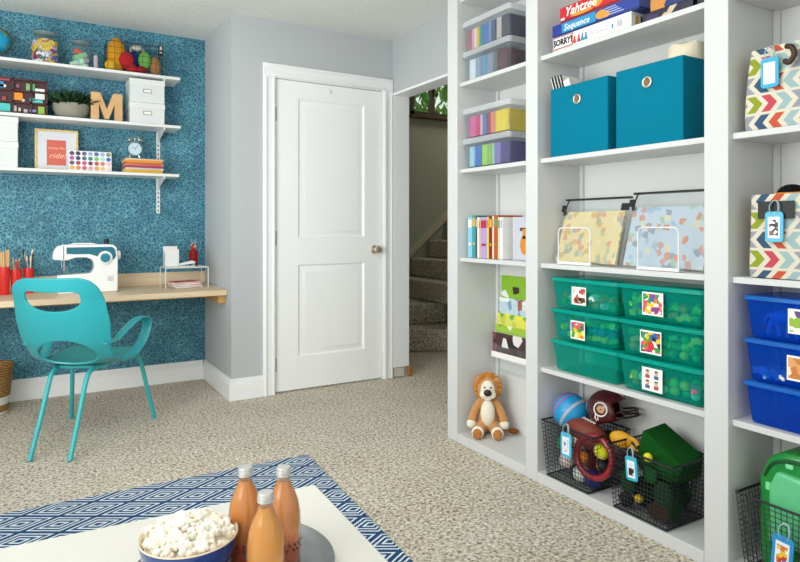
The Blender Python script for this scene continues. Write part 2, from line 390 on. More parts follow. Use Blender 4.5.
# keep the pattern's phase where the photo has it
TZ = .42
tb = thing('coffee_table', 'low white square-edged coffee table on the diamond rug', 'table', (.022, 1.100, .008), R(-2.8))
b = B(); box(b, -.60, .60, -.445, .445, TZ-.068, TZ-.008); obj('tabletop', b, M('#dddbd2', .35, var=.01), tb, bevel=.003)
for sx in (-1, 1):
    for sy in (-1, 1):
        b = B(); box(b, sx*.55-.03, sx*.55+.03, sy*.395-.03, sy*.395+.03, 0, TZ-.068); obj('leg', b, M('#dddbd2', .35, var=.01), tb, bevel=.003)
b = B(); lathe(b, [(.001, 0), (.165, 0), (.178, .004), (.190, .016), (.192, .018), (.190, .0185), (.178, .008), (.165, .004), (.001, .004)], 64)
tag(obj('tray', b, M('#8b8d8f', .3, .35, var=.03), loc=(.346, 1.206, TZ+.0005)), 'round matte grey tray under the juice bottles on the white table', 'tray')
bw = thing('popcorn_bowl', 'navy blue glazed bowl with a cream rim, holding popcorn', 'bowl', (.257, 1.196, TZ+.005))
b = B(); lathe(b, [(.001, 0), (.045, 0), (.048, .004), (.066, .03), (.082, .065), (.088, .092), (.0885, .096)], 56, 0, cap=(True, False)); obj('bowl_body', b, M('#1b3f86', .18, coat=.5), bw)
b = B(); lathe(b, [(.0885, .096), (.0875, .0985), (.0855, .097), (.079, .07), (.062, .035), (.04, .012), (.001, .01)], 56, cap=(False, True)); obj('bowl_lining', b, M('#ead9bd', .25), bw)
b = B()
def kernel(bm, c, s):
    for k in range(random.choice((4, 5, 6))):
        d = Vector((random.gauss(0, 1), random.gauss(0, 1), random.gauss(0, .8))).normalized()*s*.62
        mm = bmesh.ops.create_icosphere(bm, subdivisions=2, radius=s*random.uniform(.45, .72), matrix=Matrix.Translation(Vector(c)+d))
        for v in mm['verts']:
            v.co += v.co.normalized()*0 + (noise.noise_vector(v.co*260))*s*.16
    if random.random() < .25:
        d = Vector((random.gauss(0, 1), random.gauss(0, 1), 1)).normalized()*s*.8
        mm = bmesh.ops.create_icosphere(bm, subdivisions=1, radius=s*.28, matrix=Matrix.Translation(Vector(c)+d))
        for v in mm['verts']:
            for f in v.link_faces: f.material_index = 1
for i in range(230):
    a = random.uniform(0, 2*PI); rr = .074*math.sqrt(random.random())
    z = .092+.026*(1-(rr/.080)**2)+random.uniform(-.008, .006)
    kernel(b, (rr*math.cos(a), rr*math.sin(a), z), random.uniform(.0075, .0105))
lathe(b, [(.001, .05), (.072, .055), (.078, .084), (.05, .102), (.001, .110)], 24)
tag(obj('popcorn', b, [M('#f3eee0', .75, var=.05, scale=150), M('#d9a860', .5)], loc=(.257, 1.196, TZ+.005)), 'heap of white popcorn with golden hulls filling the navy bowl', 'popcorn', kind='stuff')

GL = clear('#fbfcfb', .07, .03, '#a8a8a4')
def bottle(cap_, juice, loc, label, sc_=1.0, low=None):
    t = thing('juice_bottle', label, 'bottle', loc, 0, 'juice bottles on the grey tray'); s = sc_
    out = [(.001, 0), (.031, 0), (.034, .004), (.0345, .085), (.0335, .105), (.030, .127), (.0225, .147), (.0155, .163), (.0128, .176)]
    bb = B(); lathe(bb, [(r*s, z*s) for r, z in out], 40, cap=(True, False)); lathe(bb, [(r*s-.0016, z*s) for r, z in out[3:]], 40, cap=(False, False)); obj('glass', bb, GL, t)
    bb = B(); lathe(bb, [(.001, .003*s), (.030*s, .003*s), (.0322*s, .007*s), (.0327*s, .085*s), (.0318*s, .105*s), (.0283*s, .127*s), (.0208*s, .147*s), (.0142*s, .161*s), (.0125*s, .168*s), (.001, .168*s)], 40); obj('juice', bb, juice, t)
    bb = B(); rr = .0142*s
    L = [(.001, .1765*s), (rr, .1765*s)]
    for k in range(4): L += [(rr+.0009, (.1775+.0028*k)*s), (rr-.0004, (.1788+.0028*k)*s)]
    L += [(rr, .191*s), (rr-.0015, .1935*s), (.001, .194*s)]
    lathe(bb, L, 40); obj('cap', bb, M('#d2d2ce', .4, .6), t)
    bb = B(); rd = random.Random(int(loc[0]*1000))
    for row, z in enumerate((.052, .042)):
        a = -PI/2-.75+.05*row
        while a < -PI/2+.95:
            h = rd.uniform(.004, .0075); wd = rd.uniform(.05, .10)
            for q in range(2):
                an = a+q*wd*.7; r_ = .0345*s
                mt = Matrix.Rotation(an, 4, 'Z') @ Matrix.Translation((r_, 0, z*s))
                box(bb, 0, .0006, -.0011, .0011, -h/2, h/2, 0, mt @ Matrix.Rotation(rd.uniform(-.6, .6), 4, 'X'))
            a += wd*4.2
    obj('printed_marks', bb, M('#5a2216', .6), t)
    return t
def m_juice(h1, h2):
    t = NT('juice'); sp = t.n('ShaderNodeSeparateXYZ'); t.l(t.obj(), sp.inputs[0])
    n = t.noise(30); f = t.math('MULTIPLY_ADD', n.outputs[0], .12, t.math('MULTIPLY', sp.outputs[2], 8))
    t.l(t.ramp(f, [(.35, hx(h1)), (.85, hx(h2))]), t.b.inputs['Base Color']); t.b.inputs['Roughness'].default_value = .25
    t.b.inputs['Coat Weight'].default_value = .9; t.b.inputs['Coat Roughness'].default_value = .04; return t.m
def cam_pt(px, d): # ground position straight ahead at depth d, used for the table setting
    l = (px-400)/626*d; return (d*.5113+l*.8594, d*.8594-l*.5113)
for (px, d, jm, lb) in ((265.5, 1.115, m_juice('#cc7400', '#ee9800'), 'bright orange-yellow juice bottle at the front of the grey tray'),
                        (245.5, 1.232, m_juice('#b04208', '#ea8a10'), 'deep orange juice bottle touching the popcorn bowl side of the tray'),
                        (283.5, 1.232, m_juice('#b4542a', '#e68c34'), 'peach coloured juice bottle farthest from the popcorn bowl')):
    x, y = cam_pt(px, d); bottle(None, jm, (x, y, TZ+.0050), lb, 1.0)

# ------------------------------------------------------------------ teal chair
ch = thing('molded_armchair', 'teal molded plastic armchair with slot handle on tubular legs facing the desk', 'chair', (.237, 3.582, 0), R(-30))
prof = [(-.330, .854), (-.318, .80), (-.300, .73), (-.268, .62), (-.222, .51), (-.155, .435), (-.06, .405), (.06, .40), (.17, .412), (.25, .425), (.285, .412)]
pp = smooth_pts([(0, a, c) for a, c in prof], 10)
S = [0]
for a, c in zip(pp, pp[1:]): S.append(S[-1]+(c-a).length)
LT = S[-1]
def cen(s):
    s = max(0, min(LT, s))
    for i in range(len(S)-1):
        if s <= S[i+1]+1e-9:
            f = (s-S[i])/(S[i+1]-S[i]); t = (pp[min(i+2, len(pp)-1)]-pp[max(i-1, 0)]).normalized(); return pp[i].lerp(pp[i+1], f), t
def hw(s):
    ks = [(0, .12), (.006, .145), (.015, .165), (.03, .183), (.05, .196), (.08, .206), (.14, .214), (.24, .220), (.32, .214), (.40, .200), (.48, .196), (.58, .212), (.72, .214), (.80, .200), (LT-.03, .18), (LT, .15)]
    for (a, b_), (c, d) in zip(ks, ks[1:]):
        if s <= c: f = (s-a)/(c-a); f = f*f*(3-2*f) if a > .1 else f; return b_+(d-b_)*f
    return ks[-1][1]
def curl(s):
    f = min(1, s/.12); return .062*(1-.75*min(1, max(0, (s-.42)/.2)))*(.35+.65*f)
def shp(x, s):
    p, t = cen(s); n = Vector((0, -t.z, t.y)); 
    if n.y < 0 and n.z < 0: n = -n
    if n.dot(Vector((0, 1, .6))) < 0: n = -n
    u = x/.23; return Vector((x+.022, p.y, p.z)) + n*curl(s)*abs(u)**2.2
H1 = (-.010, .096, .128, .048, 3.2); H2 = (0, .420, .140, .095, 2.1)
def hv(x, s, H):
    ds = (s-H[1]); 
    if H is H1: ds -= .02*(1-(x/.135)**2) if abs(x) < .135 else 0
    if H is H2: ds += .012*(1-(x/.142)**2) if abs(x) < .142 else 0
    return (abs(x-H[0])/H[2])**H[4]+(abs(ds)/H[3])**H[4]
NU, NV = 64, 110
grid = {}; bm = B(); xy = {}
for j in range(NV+1):
    s = LT*j/NV
    for i in range(NU+1):
        x = (2*i/NU-1)*hw(s); xy[i, j] = [x, s]
kill = set()
for j in range(NV):
    for i in range(NU):
        cx = sum(xy[a][0] for a in ((i, j), (i+1, j), (i, j+1), (i+1, j+1)))/4; cs = LT*(j+.5)/NV
        if hv(cx, cs, H1) < 1 or hv(cx, cs, H2) < 1: kill.add((i, j))
for (i, j) in list(xy):
    fs = [(i-1, j-1), (i, j-1), (i-1, j), (i, j)]; fs = [f for f in fs if 0 <= f[0] < NU and 0 <= f[1] < NV]
    kk = sum(f in kill for f in fs)
    if 0 < kk < len(fs):
        x, s = xy[i, j]; H = min((H1, H2), key=lambda h: abs(hv(x, s, h)-1) + 10*(abs(s-h[1]) > .12))
        for _ in range(8):
            e = hv(x, s, H)
            if e <= 1e-6: break
            f = e**(-1/H[4]); c0 = H[1]+(.02*(1-(x/.135)**2) if H is H1 else -.012*(1-(x/.142)**2))
            x = H[0]+(x-H[0])*f; s = c0+(s-c0)*f
        xy[i, j] = [x, s]
for k_, (x, s) in xy.items(): grid[k_] = bm.verts.new(shp(x, s))
for j in range(NV):
    for i in range(NU):
        if (i, j) not in kill: bm.faces.new((grid[i, j], grid[i+1, j], grid[i+1, j+1], grid[i, j+1]))
bmesh.ops.delete(bm, geom=[v for v in bm.verts if not v.link_faces], context='VERTS')
o = obj('seat_shell', bm, TEAL, ch, ang=180, solid=.009); 
md = o.modifiers.new('b', 'BEVEL'); md.width = .003; md.segments = 2; md.limit_method = 'ANGLE'; md.angle_limit = R(60)
for sx in (-1, 1):
    b = B()
    P = smooth_pts([(sx*.186+.022, -.20, .53), (sx*.206+.020, -.13, .535), (sx*.228+.015, -.05, .575), (sx*.248+.012, .04, .612), (sx*.260+.010, .11, .615), (sx*.264+.010, .15, .590), (sx*.258+.01, .15, .535), (sx*.242+.012, .11, .475), (sx*.228+.015, .05, .440), (sx*.195+.02, -.02, .425)], 7)
    tube(b, P, [.018+.010*math.sin(PI*i/len(P))+.016*max(0, i/len(P)-.7) for i in range(len(P))], 12, flat=(1, .2)); obj('armrest', b, TEAL, ch)
T2 = M('#38adb0', .3, var=.03)
for sx in (-1, 1):
    b = B(); tube(b, smooth_pts([(sx*.09, -.09, .375), (sx*.10, -.05, .385), (sx*.17, .24, .392), (sx*.175, .26, .385)], 6), .0115, 12); obj('seat_rail', b, T2, ch)
    b = B(); tube(b, smooth_pts([(sx*.093, -.07, .382), (sx*.09, -.105, .372), (sx*.089, -.14, .33), (sx*.09, -.21, .18), (sx*.093, -.298, .004)], 7), .0115, 12); obj('leg', b, T2, ch)
    b = B(); tube(b, smooth_pts([(sx*.168, .235, .392), (sx*.175, .265, .378), (sx*.19, .285, .33), (sx*.21, .32, .18), (sx*.235, .36, .004)], 7), .0115, 12); obj('leg', b, T2, ch)
b = B(); box(b, -.10, .10, -.045, -.015, .377, .392); box(b, -.14, .14, .13, .16, .380, .396); obj('crossbar', b, T2, ch, bevel=.003)

# ------------------------------------------------------------------ desk
OAK = m_wood('#d6bb97', '#e8d4b4', 'pale_oak'); PINE = m_wood('#c9994f', '#dfb36a', 'pine', axis=(12, 1, 12))
dk = thing('wall_mounted_desk', 'long pale oak desk slab fixed along the blue wall with a low backsplash', 'desk', (0, 4.3, 0))
b = B(); box(b, -2.4, 1.098, -.3, .298, .654, .688); obj('desktop', b, OAK, dk, bevel=.003)
b = B(); box(b, -2.4, 1.098, .278, .298, .689, .775); obj('backsplash', b, OAK, dk, bevel=.002)
b = B(); box(b, 1.055, 1.098, -.245, .29, .60, .652); obj('support_cleat', b, PINE, dk, bevel=.002)
b = B(); box(b, -2.4, 1.04, -.07, -.04, .625, .652); obj('front_rail', b, PINE, dk, bevel=.002)

# sewing machine
sm = thing('sewing_machine', 'white sewing machine with teal panel and stitch dial on the desk', 'sewing machine', (.305, 4.30, .6895))
WM = M('#f2f3f2', .25, var=.01, coat=.3); TP = M('#0f6a7c', .3)
ol = [(.175, 0), (.175, .085), (.155, .088), (.07, .088), (.045, .095), (.035, .12), (.035, .15), (.02, .172), (-.015, .180), (-.055, .178), (-.085, .165), (-.095, .16), (-.115, .158), (-.17, .158), (-.178, .165), (-.18, .23), (-.165, .268), (-.13, .28), (.12, .287), (.155, .282), (.172, .262), (.178, .2), (.178, .1)]
ol = [(-.145, .0), (.172, 0), (.178, .01), (.178, .2), (.172, .272), (.155, .290), (.12, .294), (-.12, .294), (-.155, .284), (-.172, .255), (-.178, .215), (-.172, .204), (-.12, .200), (-.10, .200), (-.080, .208), (-.05, .216), (0, .216), (.028, .205), (.042, .185), (.045, .16), (.040, .135), (.025, .118), (-.15, .112), (-.155, .10), (-.155, .01)]
b = B(); prism(b, ol, -.06, .07); obj('machine_body', b, WM, sm, bevel=.009, seg=3, ang=30)
b = B(); prism(b, [(-.105, .278), (-.105, .240), (-.06, .236), (.02, .236), (.06, .222), (.10, .20), (.155, .20), (.167, .22), (.162, .262), (.145, .278)], -.0625, -.0595); obj('front_panel', b, TP, sm, bevel=.0008)
b = B(); box(b, -.122, -.118, -.062, -.058, .205, .288); obj('thread_slot', b, M('#5a6066', .4), sm)
dl = B(); lathe(dl, [(.001, 0), (.041, 0), (.041, .010), (.036, .014), (.001, .014)], 32); d0 = obj('stitch_dial', dl, WM, sm, (.105, -.0605, .212), (R(90), 0, 0))
dl = B(); lathe(dl, [(.001, 0), (.028, 0), (.026, .008), (.001, .009)], 24); obj('dial_cap', dl, M('#1c7f95', .3), d0, (0, 0, .014))
b = B(); lathe(b, [(.001, 0), (.026, 0), (.028, .004), (.028, .016), (.024, .02), (.001, .02)], 28); obj('handwheel', b, WM, sm, (.178, 0, .225), (0, R(90), 0))
b = B(); box(b, .118, .15, -.066, -.060, .07, .10); obj('reverse_lever', b, M('#cfd2d1', .35), sm, bevel=.002)
b = B(); tube(b, [(-.115, -.02, .20), (-.115, -.02, .14)], .004, 8); tube(b, [(-.128, -.02, .20), (-.128, -.02, .15)], .0025, 8); tube(b, [(-.115, -.02, .15), (-.115, -.02, .119)], .0012, 6); obj('needle_bar', b, CHROME, sm)
b = B(); box(b, -.128, -.102, -.04, .0, .1145, .118); obj('presser_foot', b, CHROME, sm, bevel=.001)
b = B(); box(b, -.15, -.06, -.055, .05, .112, .1145); obj('needle_plate', b, M('#aab0b2', .3, .8), sm)
b = B(); lathe(b, [(.001, .292), (.016, .292), (.016, .295), (.014, .296), (.014, .322), (.016, .323), (.016, .326), (.001, .326)], 18, 0, .12, .02); obj('thread_spool', b, BLACK, sm)
b = B(); tube(b, smooth_pts([(-.08, .02, .290), (-.06, .02, .298), (.04, .02, .298), (.06, .02, .290)], 5), .004, 8); obj('carry_handle', b, WM, sm)

# red cups of pencils and brushes
RED = M('#d3201b', .3, coat=.3)
def cup(x, y, label, h=.125, r=.030):
    t = thing('red_pencil_cup', label, 'cup', (x, y, .6895), 0, 'red cups on the desk')
    bb = B(); lathe(bb, [(.001, 0), (r*.88, 0), (r*.92, .004), (r, h), (r-.002, h), (r*.9-.002, .006), (.001, .006)], 28); obj('cup_body', bb, RED, t); return t
cups = [(-.119, 4.38, 'glossy red cup of thick wooden dowels, cut by the photo edge', .165), (-.06, 4.40, 'glossy red cup of thin coloured pencils between two other red cups', .145), (.004, 4.44, 'glossy red cup of paintbrushes nearest the sewing machine', .15)]
for x, y, lb, h in cups: cup(x, y, lb, h)
def pencil(x, y, z, L, tilt, az, col, tip, name, label, cat, group, r=.0038, brush=False):
    t = thing(name, label, cat, (x, y, z), 0, group); t.rotation_euler = (tilt*math.sin(az), tilt*math.cos(az), 0)
    bb = B(); lathe(bb, [(.001, 0), (r, 0), (r, L), (.001, L)], 6); obj('shaft', bb, col, t)
    bb = B()
    if brush: lathe(bb, [(r, L), (r*1.5, L+.006), (r*1.8, L+.016), (r*1.1, L+.027), (.0003, L+.034)], 10)
    else: lathe(bb, [(r, L), (.001, L+.012), (.0004, L+.016)], 6)
    obj('bristles' if brush else 'point', bb, tip, t)
wd = m_wood('#c69a63', '#e0bd8a', 'dowel', axis=(12, 12, 1))
for k, (dx, dy, ti, az) in enumerate(((-.012, 0, .03, 2), (.008, .008, .03, 1.3), (.0, -.012, .02, 4), (.015, -.006, .05, 1))):
    pencil(-.119+dx, 4.38+dy, .70, .235+.01*(k % 2), ti, az, wd, wd, 'wooden_dowel', 'thick pale wooden dowel standing in the red cup at the photo edge', 'dowel', 'wooden dowels in the red cup', .0075)
pc = ['#c0392b', '#d98a3a', '#b5652a', '#e3c08a', '#c94f3a', '#7f4a2a', '#d9b03a', '#b23a48']
for k in range(8):
    a = k*.785; pencil(-.06+.013*math.cos(a), 4.40+.013*math.sin(a), .70, .185+.012*math.sin(k*2.3), .07, PI/2-a, M(pc[k], .5), M('#e0c095', .7), 'coloured_pencil', 'thin coloured pencil among others in the middle red cup', 'pencil', 'coloured pencils in the red cup', .0032)
bc = ['#e8dcc5', '#2b2b2b', '#d9c9a8', '#7a5a3a', '#efe6d2', '#3c4a55', '#c9a06a']
for k in range(7):
    a = k*.9; pencil(.004+.012*math.cos(a), 4.44+.012*math.sin(a), .70, .185+.02*(k % 3), .10+.05*(k == 0), PI/2-a, M(bc[k], .5), M('#4a3420' if k % 2 else '#efe2c5', .8), 'paintbrush', 'slim paintbrush fanning out of the red cup beside the sewing machine', 'paintbrush', 'paintbrushes in the red cup', .003, True)

# white wire riser with things
rs = thing('wire_riser', 'small white wire desk riser near the wall corner', 'riser', (.90, 4.24, .6895))
b = B()
for x in (-.135, .135):
    for y in (0, .19): tube(b, [(x, y, 0), (x, y, .134)], .0028, 8)
for y in (0, .19): tube(b, [(-.135, y, .134), (.135, y, .134)], .0032, 8)
for x in (-.135, .135): tube(b, [(x, 0, .134), (x, .19, .134)], .0032, 8)
obj('riser_frame', b, WHITE, rs)
b = B(); box(b, -.133, .133, .002, .188, .1345, .1375); obj('riser_shelf', b, WHITE, rs)
def magz(x, y, z, rz, col, i, label):
    t = thing('magazine', label, 'magazine', (x, y, z), rz, 'magazines under the white riser')
    bb = B(); box(bb, -.09, .09, -.07, .07, .0008, .0068); obj('pages', bb, PAPER, t)
    bb = B(); box(bb, -.091, .091, -.071, .071, 0, .0009); box(bb, -.091, .091, -.071, .071, .0067, .0076); obj('cover', bb, col, t)
mags = ['white magazine at the bottom under the wire riser', 'red magazine low in the pile under the riser', 'white magazine in the middle of the riser pile', 'red magazine second from the top under the riser', 'red booklet topmost in the pile under the riser']
for i, cc in enumerate(('#e9e6e2', '#c62a2a', '#f0eeea', '#d03030', '#c93a35')):
    magz(.915-.006*i, 4.335-.004*i, .6897+.0078*i, R((4, -6, 8, -3, 14)[i]), M(cc, .35), i, mags[i])
t = thing('letter_holder', 'white upright letter holder on the wire riser', 'holder', (.815, 4.33, .8275))
b = B(); box(b, -.045, .045, -.03, -.027, 0, .115); box(b, -.045, .045, .027, .03, 0, .135); box(b, -.045, .045, -.03, .03, 0, .003); box(b, -.045, -.042, -.03, .03, 0, .10); obj('holder_body', b, WHITE, t, bevel=.001)
b = B(); box(b, -.038, .038, -.015, -.012, .003, .122); obj('paper_sheet', b, M('#f2e4e2', .6), t)
t = thing('pencil_tumbler', 'clear red pencil tumbler on the wire riser', 'cup', (.962, 4.34, .8275))
b = B(); lathe(b, [(.001, 0), (.026, 0), (.030, .105), (.0285, .105), (.0245, .003), (.001, .003)], 26); obj('tumbler', b, clear('#d86060', .45, .1, '#b31f25'), t)
for k in range(7):
    a = k*.9; pencil(.962+.012*math.cos(a), 4.34+.012*math.sin(a), .832, .12+.012*(k % 3), .06, PI/2-a, M('#b8202a', .4), M('#e0c095', .7), 'red_pencil', 'red pencil standing in the clear red tumbler', 'pencil', 'red pencils in the tumbler', .0035)
t = thing('stapler', 'white stapler lying on the wire riser before the red pencils', 'stapler', (.905, 4.27, .8275), R(6))
b = B(); box(b, -.05, .05, -.015, .015, 0, .007); obj('base', b, M('#d8d8d8', .4), t, bevel=.002)
b = B(); prism(b, [(-.05, .010), (.05, .022), (.052, .034), (.03, .040), (-.045, .024)], -.013, .013); obj('arm', b, WHITE, t, bevel=.003)
b = B(); box(b, .028, .05, -.012, .012, .006, .024); obj('hinge', b, M('#8a8d90', .4), t)

# floor basket
t = thing('woven_basket', 'brown wicker basket with a white painted bottom standing under the desk', 'basket', (-.205, 4.36, .001))
b = B(); lathe(b, [(.001, 0), (.100, 0), (.106, .004), (.118, .105)], 40, cap=(True, False)); obj('painted_bottom', b, M('#dfe0d6', .8, bump=.6, bs=90), t)
b = B(); lathe(b, [(.1185, .105), (.133, .27), (.139, .278), (.136, .287), (.127, .28), (.11, .02), (.001, .015)], 40, cap=(False, True)); obj('woven_body', b, m_wicker(), t)

# ------------------------------------------------------------------ wall shelves and their things
SH = [1.443, 1.767, 2.090]
LB = ['white wall shelf, lowest of the three over the desk', 'white wall shelf, middle one of the three over the desk', 'white wall shelf, topmost of the three near the ceiling']
for z, lb, xe in zip(SH, LB, (.872, .883, .878)):
    t = thing('wall_shelf', lb, 'shelf', (0, 4.35, z), 0, 'white shelves on the blue wall')
    b = B(); box(b, -1.6, xe, 0, .232, -.019, 0); obj('shelf_board', b, WHITE, t, bevel=.002)
    for bx in (.779, -.75):
        b = B(); prism(b, [(0, 0), (.235, 0), (.235, -.012), (.02, -.06), (0, -.075)], -.004, .004)
        obj('bracket', b, WHITE, t, (bx, .238, -.0195), (0, 0, R(-90)))
for bx, lb in ((.779, 'slotted white shelf track screwed to the blue wall beside the books'), (-.75, 'slotted white shelf track on the blue wall beyond the photo edge')):
    b = B(); box(b, -.012, .012, 0, .011, 0, 1.02)
    for k in range(34): box(b, -.004, .004, -.0006, .002, .012+k*.03, .026+k*.03, 1)
    tag(obj('shelf_track', b, [WHITE, M('#5d6a72', .7)], loc=(bx, 4.588, 1.185)), lb, 'shelf track', 'shelf tracks')
# storage boxes
def sbox(x, y, z, w_, d_, h, lb, holder=True, rz=0):
    t = thing('storage_box', lb, 'box', (x, y, z+.0005), rz, 'white lidded storage boxes')
    bb = B(); box(bb, -w_/2, w_/2, 0, d_, 0, h-.006); obj('box_body', bb, M('#dadddc', .55, var=.01), t, bevel=.002)
    bb = B(); box(bb, -w_/2-.003, w_/2+.003, -.003, d_+.003, h-.036, h); obj('lid', bb, M('#e0e3e2', .55, var=.01), t, bevel=.002)
    if holder:
        bb = B()
        for a in ((-.026, .026, -.003, 0, .0, .003), (-.026, .026, -.003, 0, .021, .024), (-.026, -.023, -.003, 0, 0, .024), (.023, .026, -.003, 0, 0, .024)): box(bb, *a)
        hd = obj('label_holder', bb, M('#7f8486', .4, .6), t, (0, -.0005, h*.42))
        bb = B(); box(bb, -.023, .023, -.001, 0, .003, .021); obj('label_card', bb, PAPER, hd)
sbox(.675, 4.37, SH[1], .213, .20, .135, 'white lidded box under another beside the letter M')
sbox(.675, 4.37, SH[1]+.1365, .213, .20, .152, 'white lidded box on top of its twin on the middle shelf')
sbox(-.145, 4.37, SH[0], .19, .20, .152, 'plain white lidded box underneath at the left photo edge', False)
sbox(-.145, 4.37, SH[0]+.153, .19, .20, .148, 'plain white lidded box stacked on top at the left photo edge', False)
# letter M
b = B(); prism(b, [(-.092, 0), (-.045, 0), (-.045, .105), (-.012, .012), (.012, .012), (.045, .105), (.045, 0), (.092, 0), (.092, .178), (.038, .178), (0, .075), (-.038, .178), (-.092, .178)], 0, .03)
tag(obj('letter_m', b, m_wood('#c99a62', '#deb683', 'cardboard_tan', axis=(3, 3, 3)), loc=(.435, 4.39, SH[1]+.0005), bevel=.001), 'tan block capital letter M standing on the middle wall shelf', 'letter')
# plant
t = thing('potted_plant', 'bushy green plant in a round grey bowl planter', 'plant', (.235, 4.44, SH[1]+.0005))
b = B(); lathe(b, [(.001, 0), (.06, 0), (.085, .018), (.100, .05), (.104, .078), (.102, .090), (.096, .090), (.09, .07), (.001, .07)], 36); obj('planter', b, M('#8d8c7d', .7, bump=.2, bs=80), t)
b = B(); rp = random.Random(3)
for i in range(520):
    a = rp.uniform(0, 2*PI); el = rp.uniform(.15, 1.35); L = rp.uniform(.05, .105)
    p0 = Vector((rp.uniform(-.05, .05), rp.uniform(-.05, .05), .075)); d = Vector((math.cos(a)*math.cos(el)*1.25, math.sin(a)*math.cos(el)*.9, math.sin(el)))
    p1 = p0+d*L; p2 = p1+d*L*.35+Vector((0, 0, -.012)); sd = d.cross(Vector((0, 0, 1))).normalized()*.004
    v = [b.verts.new(q) for q in (p0-sd*.3, p0+sd*.3, p1+sd, p2, p1-sd)]; b.faces.new(v).material_index = i % 3
obj('foliage', b, [M('#24452a', .6), M('#38612f', .6), M('#1b3526', .6)], t)
# craft organizer
t = thing('craft_organizer', 'dark maroon organizer with colourful supplies in its compartments', 'organizer', (-.06, 4.40, SH[1]+.0005))
MR = M('#43191b', .5, var=.15); b = B(); box(b, -.28, .165, .02, .16, 0, .215); box(b, -.28, .165, 0, .02, 0, .006)
for z in (0, .068, .138, .205): box(b, -.28, .165, 0, .02, z, z+.01)
for x in (-.28, -.19, -.10, -.02, .075, .155): box(b, x, x+.01, 0, .02, 0, .215)
obj('organizer_body', b, MR, t)
cs = [(-.09, -.06, .15, .19, '#3b7fb5'), (-.085, -.05, .155, .172, '#eef0ec'), (-.01, .035, .085, .13, '#f28c1c'), (.052, .073, .148, .19, '#7fae6a'), (.086, .098, .148, .192, '#4fa970'), (.10, .15, .10, .135, '#d9dfdc'), (.10, .15, .14, .165, '#e8ecea'),
      (-.09, -.028, .012, .06, '#43c0b8'), (.07, .10, .085, .105, '#2a9d98'), (.086, .14, .078, .095, '#55c7bd'), (.115, .15, .012, .058, '#8db33a'), (.03, .045, .075, .095, '#d9cfc8'), (.012, .026, .018, .04, '#c9bdb9'), (.04, .06, .014, .034, '#bfb2b0'),
      (-.012, .004, .015, .05, '#b9a9a6'), (-.07, -.05, .078, .10, '#a33a42'), (-.085, -.03, .195, .212, '#b2454d'), (.0, .02, .16, .18, '#8a4a5a'), (.07, .105, .02, .035, '#7f8fc0'), (-.18, -.11, .02, .06, '#c04a2a'), (-.18, -.12, .085, .12, '#d9b03a'), (-.26, -.2, .15, .19, '#3b7fb5')]
for a0, a1, z0, z1, h in cs:
    b = B(); box(b, a0, a1, .003, .022, z0, z1); obj('supply_packet', b, M(h, .45), t, bevel=.0015)
# framed print
t = thing('framed_print', 'small gold framed print with a coral centre on the lowest wall shelf', 'picture', (.158, 4.47, SH[0]+.001)); t.rotation_euler = (R(-7), 0, 0)
W2, HH = .120, .262; GD = m_wood('#d9b566', '#ecd08d', 'gold_wood'); b = B()
for a in ((-W2, W2, 0, .018, 0, .012), (-W2, W2, 0, .018, HH-.012, HH), (-W2, -W2+.012, 0, .018, .012, HH-.012), (W2-.012, W2, 0, .018, .012, HH-.012)): box(b, *a)
obj('frame', b, GD, t, bevel=.001)
b = B(); box(b, -W2+.011, W2-.011, .009, .013, .011, HH-.011); mt = obj('mat_board', b, M('#dadee4', .6), t)
b = B(); box(b, -.055, .052, .0075, .0092, .035, .196); pr = obj('print', b, M('#d46653', .6, var=.03), t)
text('enjoy the', .024, M('#f3c9a6', .6), pr, (0, .0072, .145), ext=.0003); text('ride!', .05, M('#f3c9a6', .6), pr, (.003, .0072, .095), ext=.0003, shear=.3)
# paint palette card
t = thing('paint_sample_card', 'white card with rows of round paint colour samples', 'card', (.345, 4.43, SH[0]+.001)); t.rotation_euler = (R(-10), 0, 0)
b = B(); box(b, -.123, .123, 0, .006, 0, .132); obj('card', b, M('#eef0f6', .5, var=.01), t, bevel=.001)
pal = ['#5a4058', '#3d3a50', '#6b5a86', '#9ab0cf', '#4667a8', '#8fb4d6', '#8a8a5a', '#b65f92', '#41406a', '#3f6f78', '#2d8a78', '#6fbf52', '#a8d8d0', '#3566b0', '#6a4a72', '#a8434f', '#c5527a', '#7a2a4a', '#c8402f', '#d96f62', '#f0b8c0', '#e7b23a', '#e38a3a', '#d85a6a', '#e89ab0', '#e9a33a', '#f0c070', '#f2d0c0']
for k in range(28):
    b = B(); lathe(b, [(.001, 0), (.0138, 0), (.013, .0015), (.001, .002)], 16); obj('paint_dot', b, M(pal[k], .3), t, (-.105+.035*(k % 7), -.0005, .114-.031*(k//7)), (R(90), 0, 0))
# books under clock
def book(bm_w, d, h, cov, name, label, loc, rot, group, flat=False, pagecol='#f0ead8', spinetxt=None):
    """spine on the -y side, thickness on x, height on z"""
    t = thing(name, label, 'book', loc, 0, group); t.rotation_euler = rot; c = .0018
    bb = B(); box(bb, -bm_w/2+c, bm_w/2-c, .002, d-.003, .003, h-.003); obj('pages', bb, M(pagecol, .8, var=.04, scale=200), t)
    bb = B(); box(bb, -bm_w/2, -bm_w/2+c, 0, d, 0, h); box(bb, bm_w/2-c, bm_w/2, 0, d, 0, h); box(bb, -bm_w/2+c, bm_w/2-c, 0, c, 0, h); obj('cover', bb, cov, t)
    return t
st_b = [('#d9a62a', .022, .0, 'yellow book at the bottom of the stack under the alarm clock'), ('#dfe6e4', .012, 2, 'pale thin book second from the bottom under the alarm clock'), ('#a52a55', .011, -2, 'crimson thin book in the middle of the stack under the clock'), ('#e2846a', .018, 3, 'salmon book above the crimson one in the stack'), ('#e08a28', .017, -1, 'orange book near the top of the stack'), ('#e6c9a0', .011, 2, 'cream book on top of the stack directly under the alarm clock')]
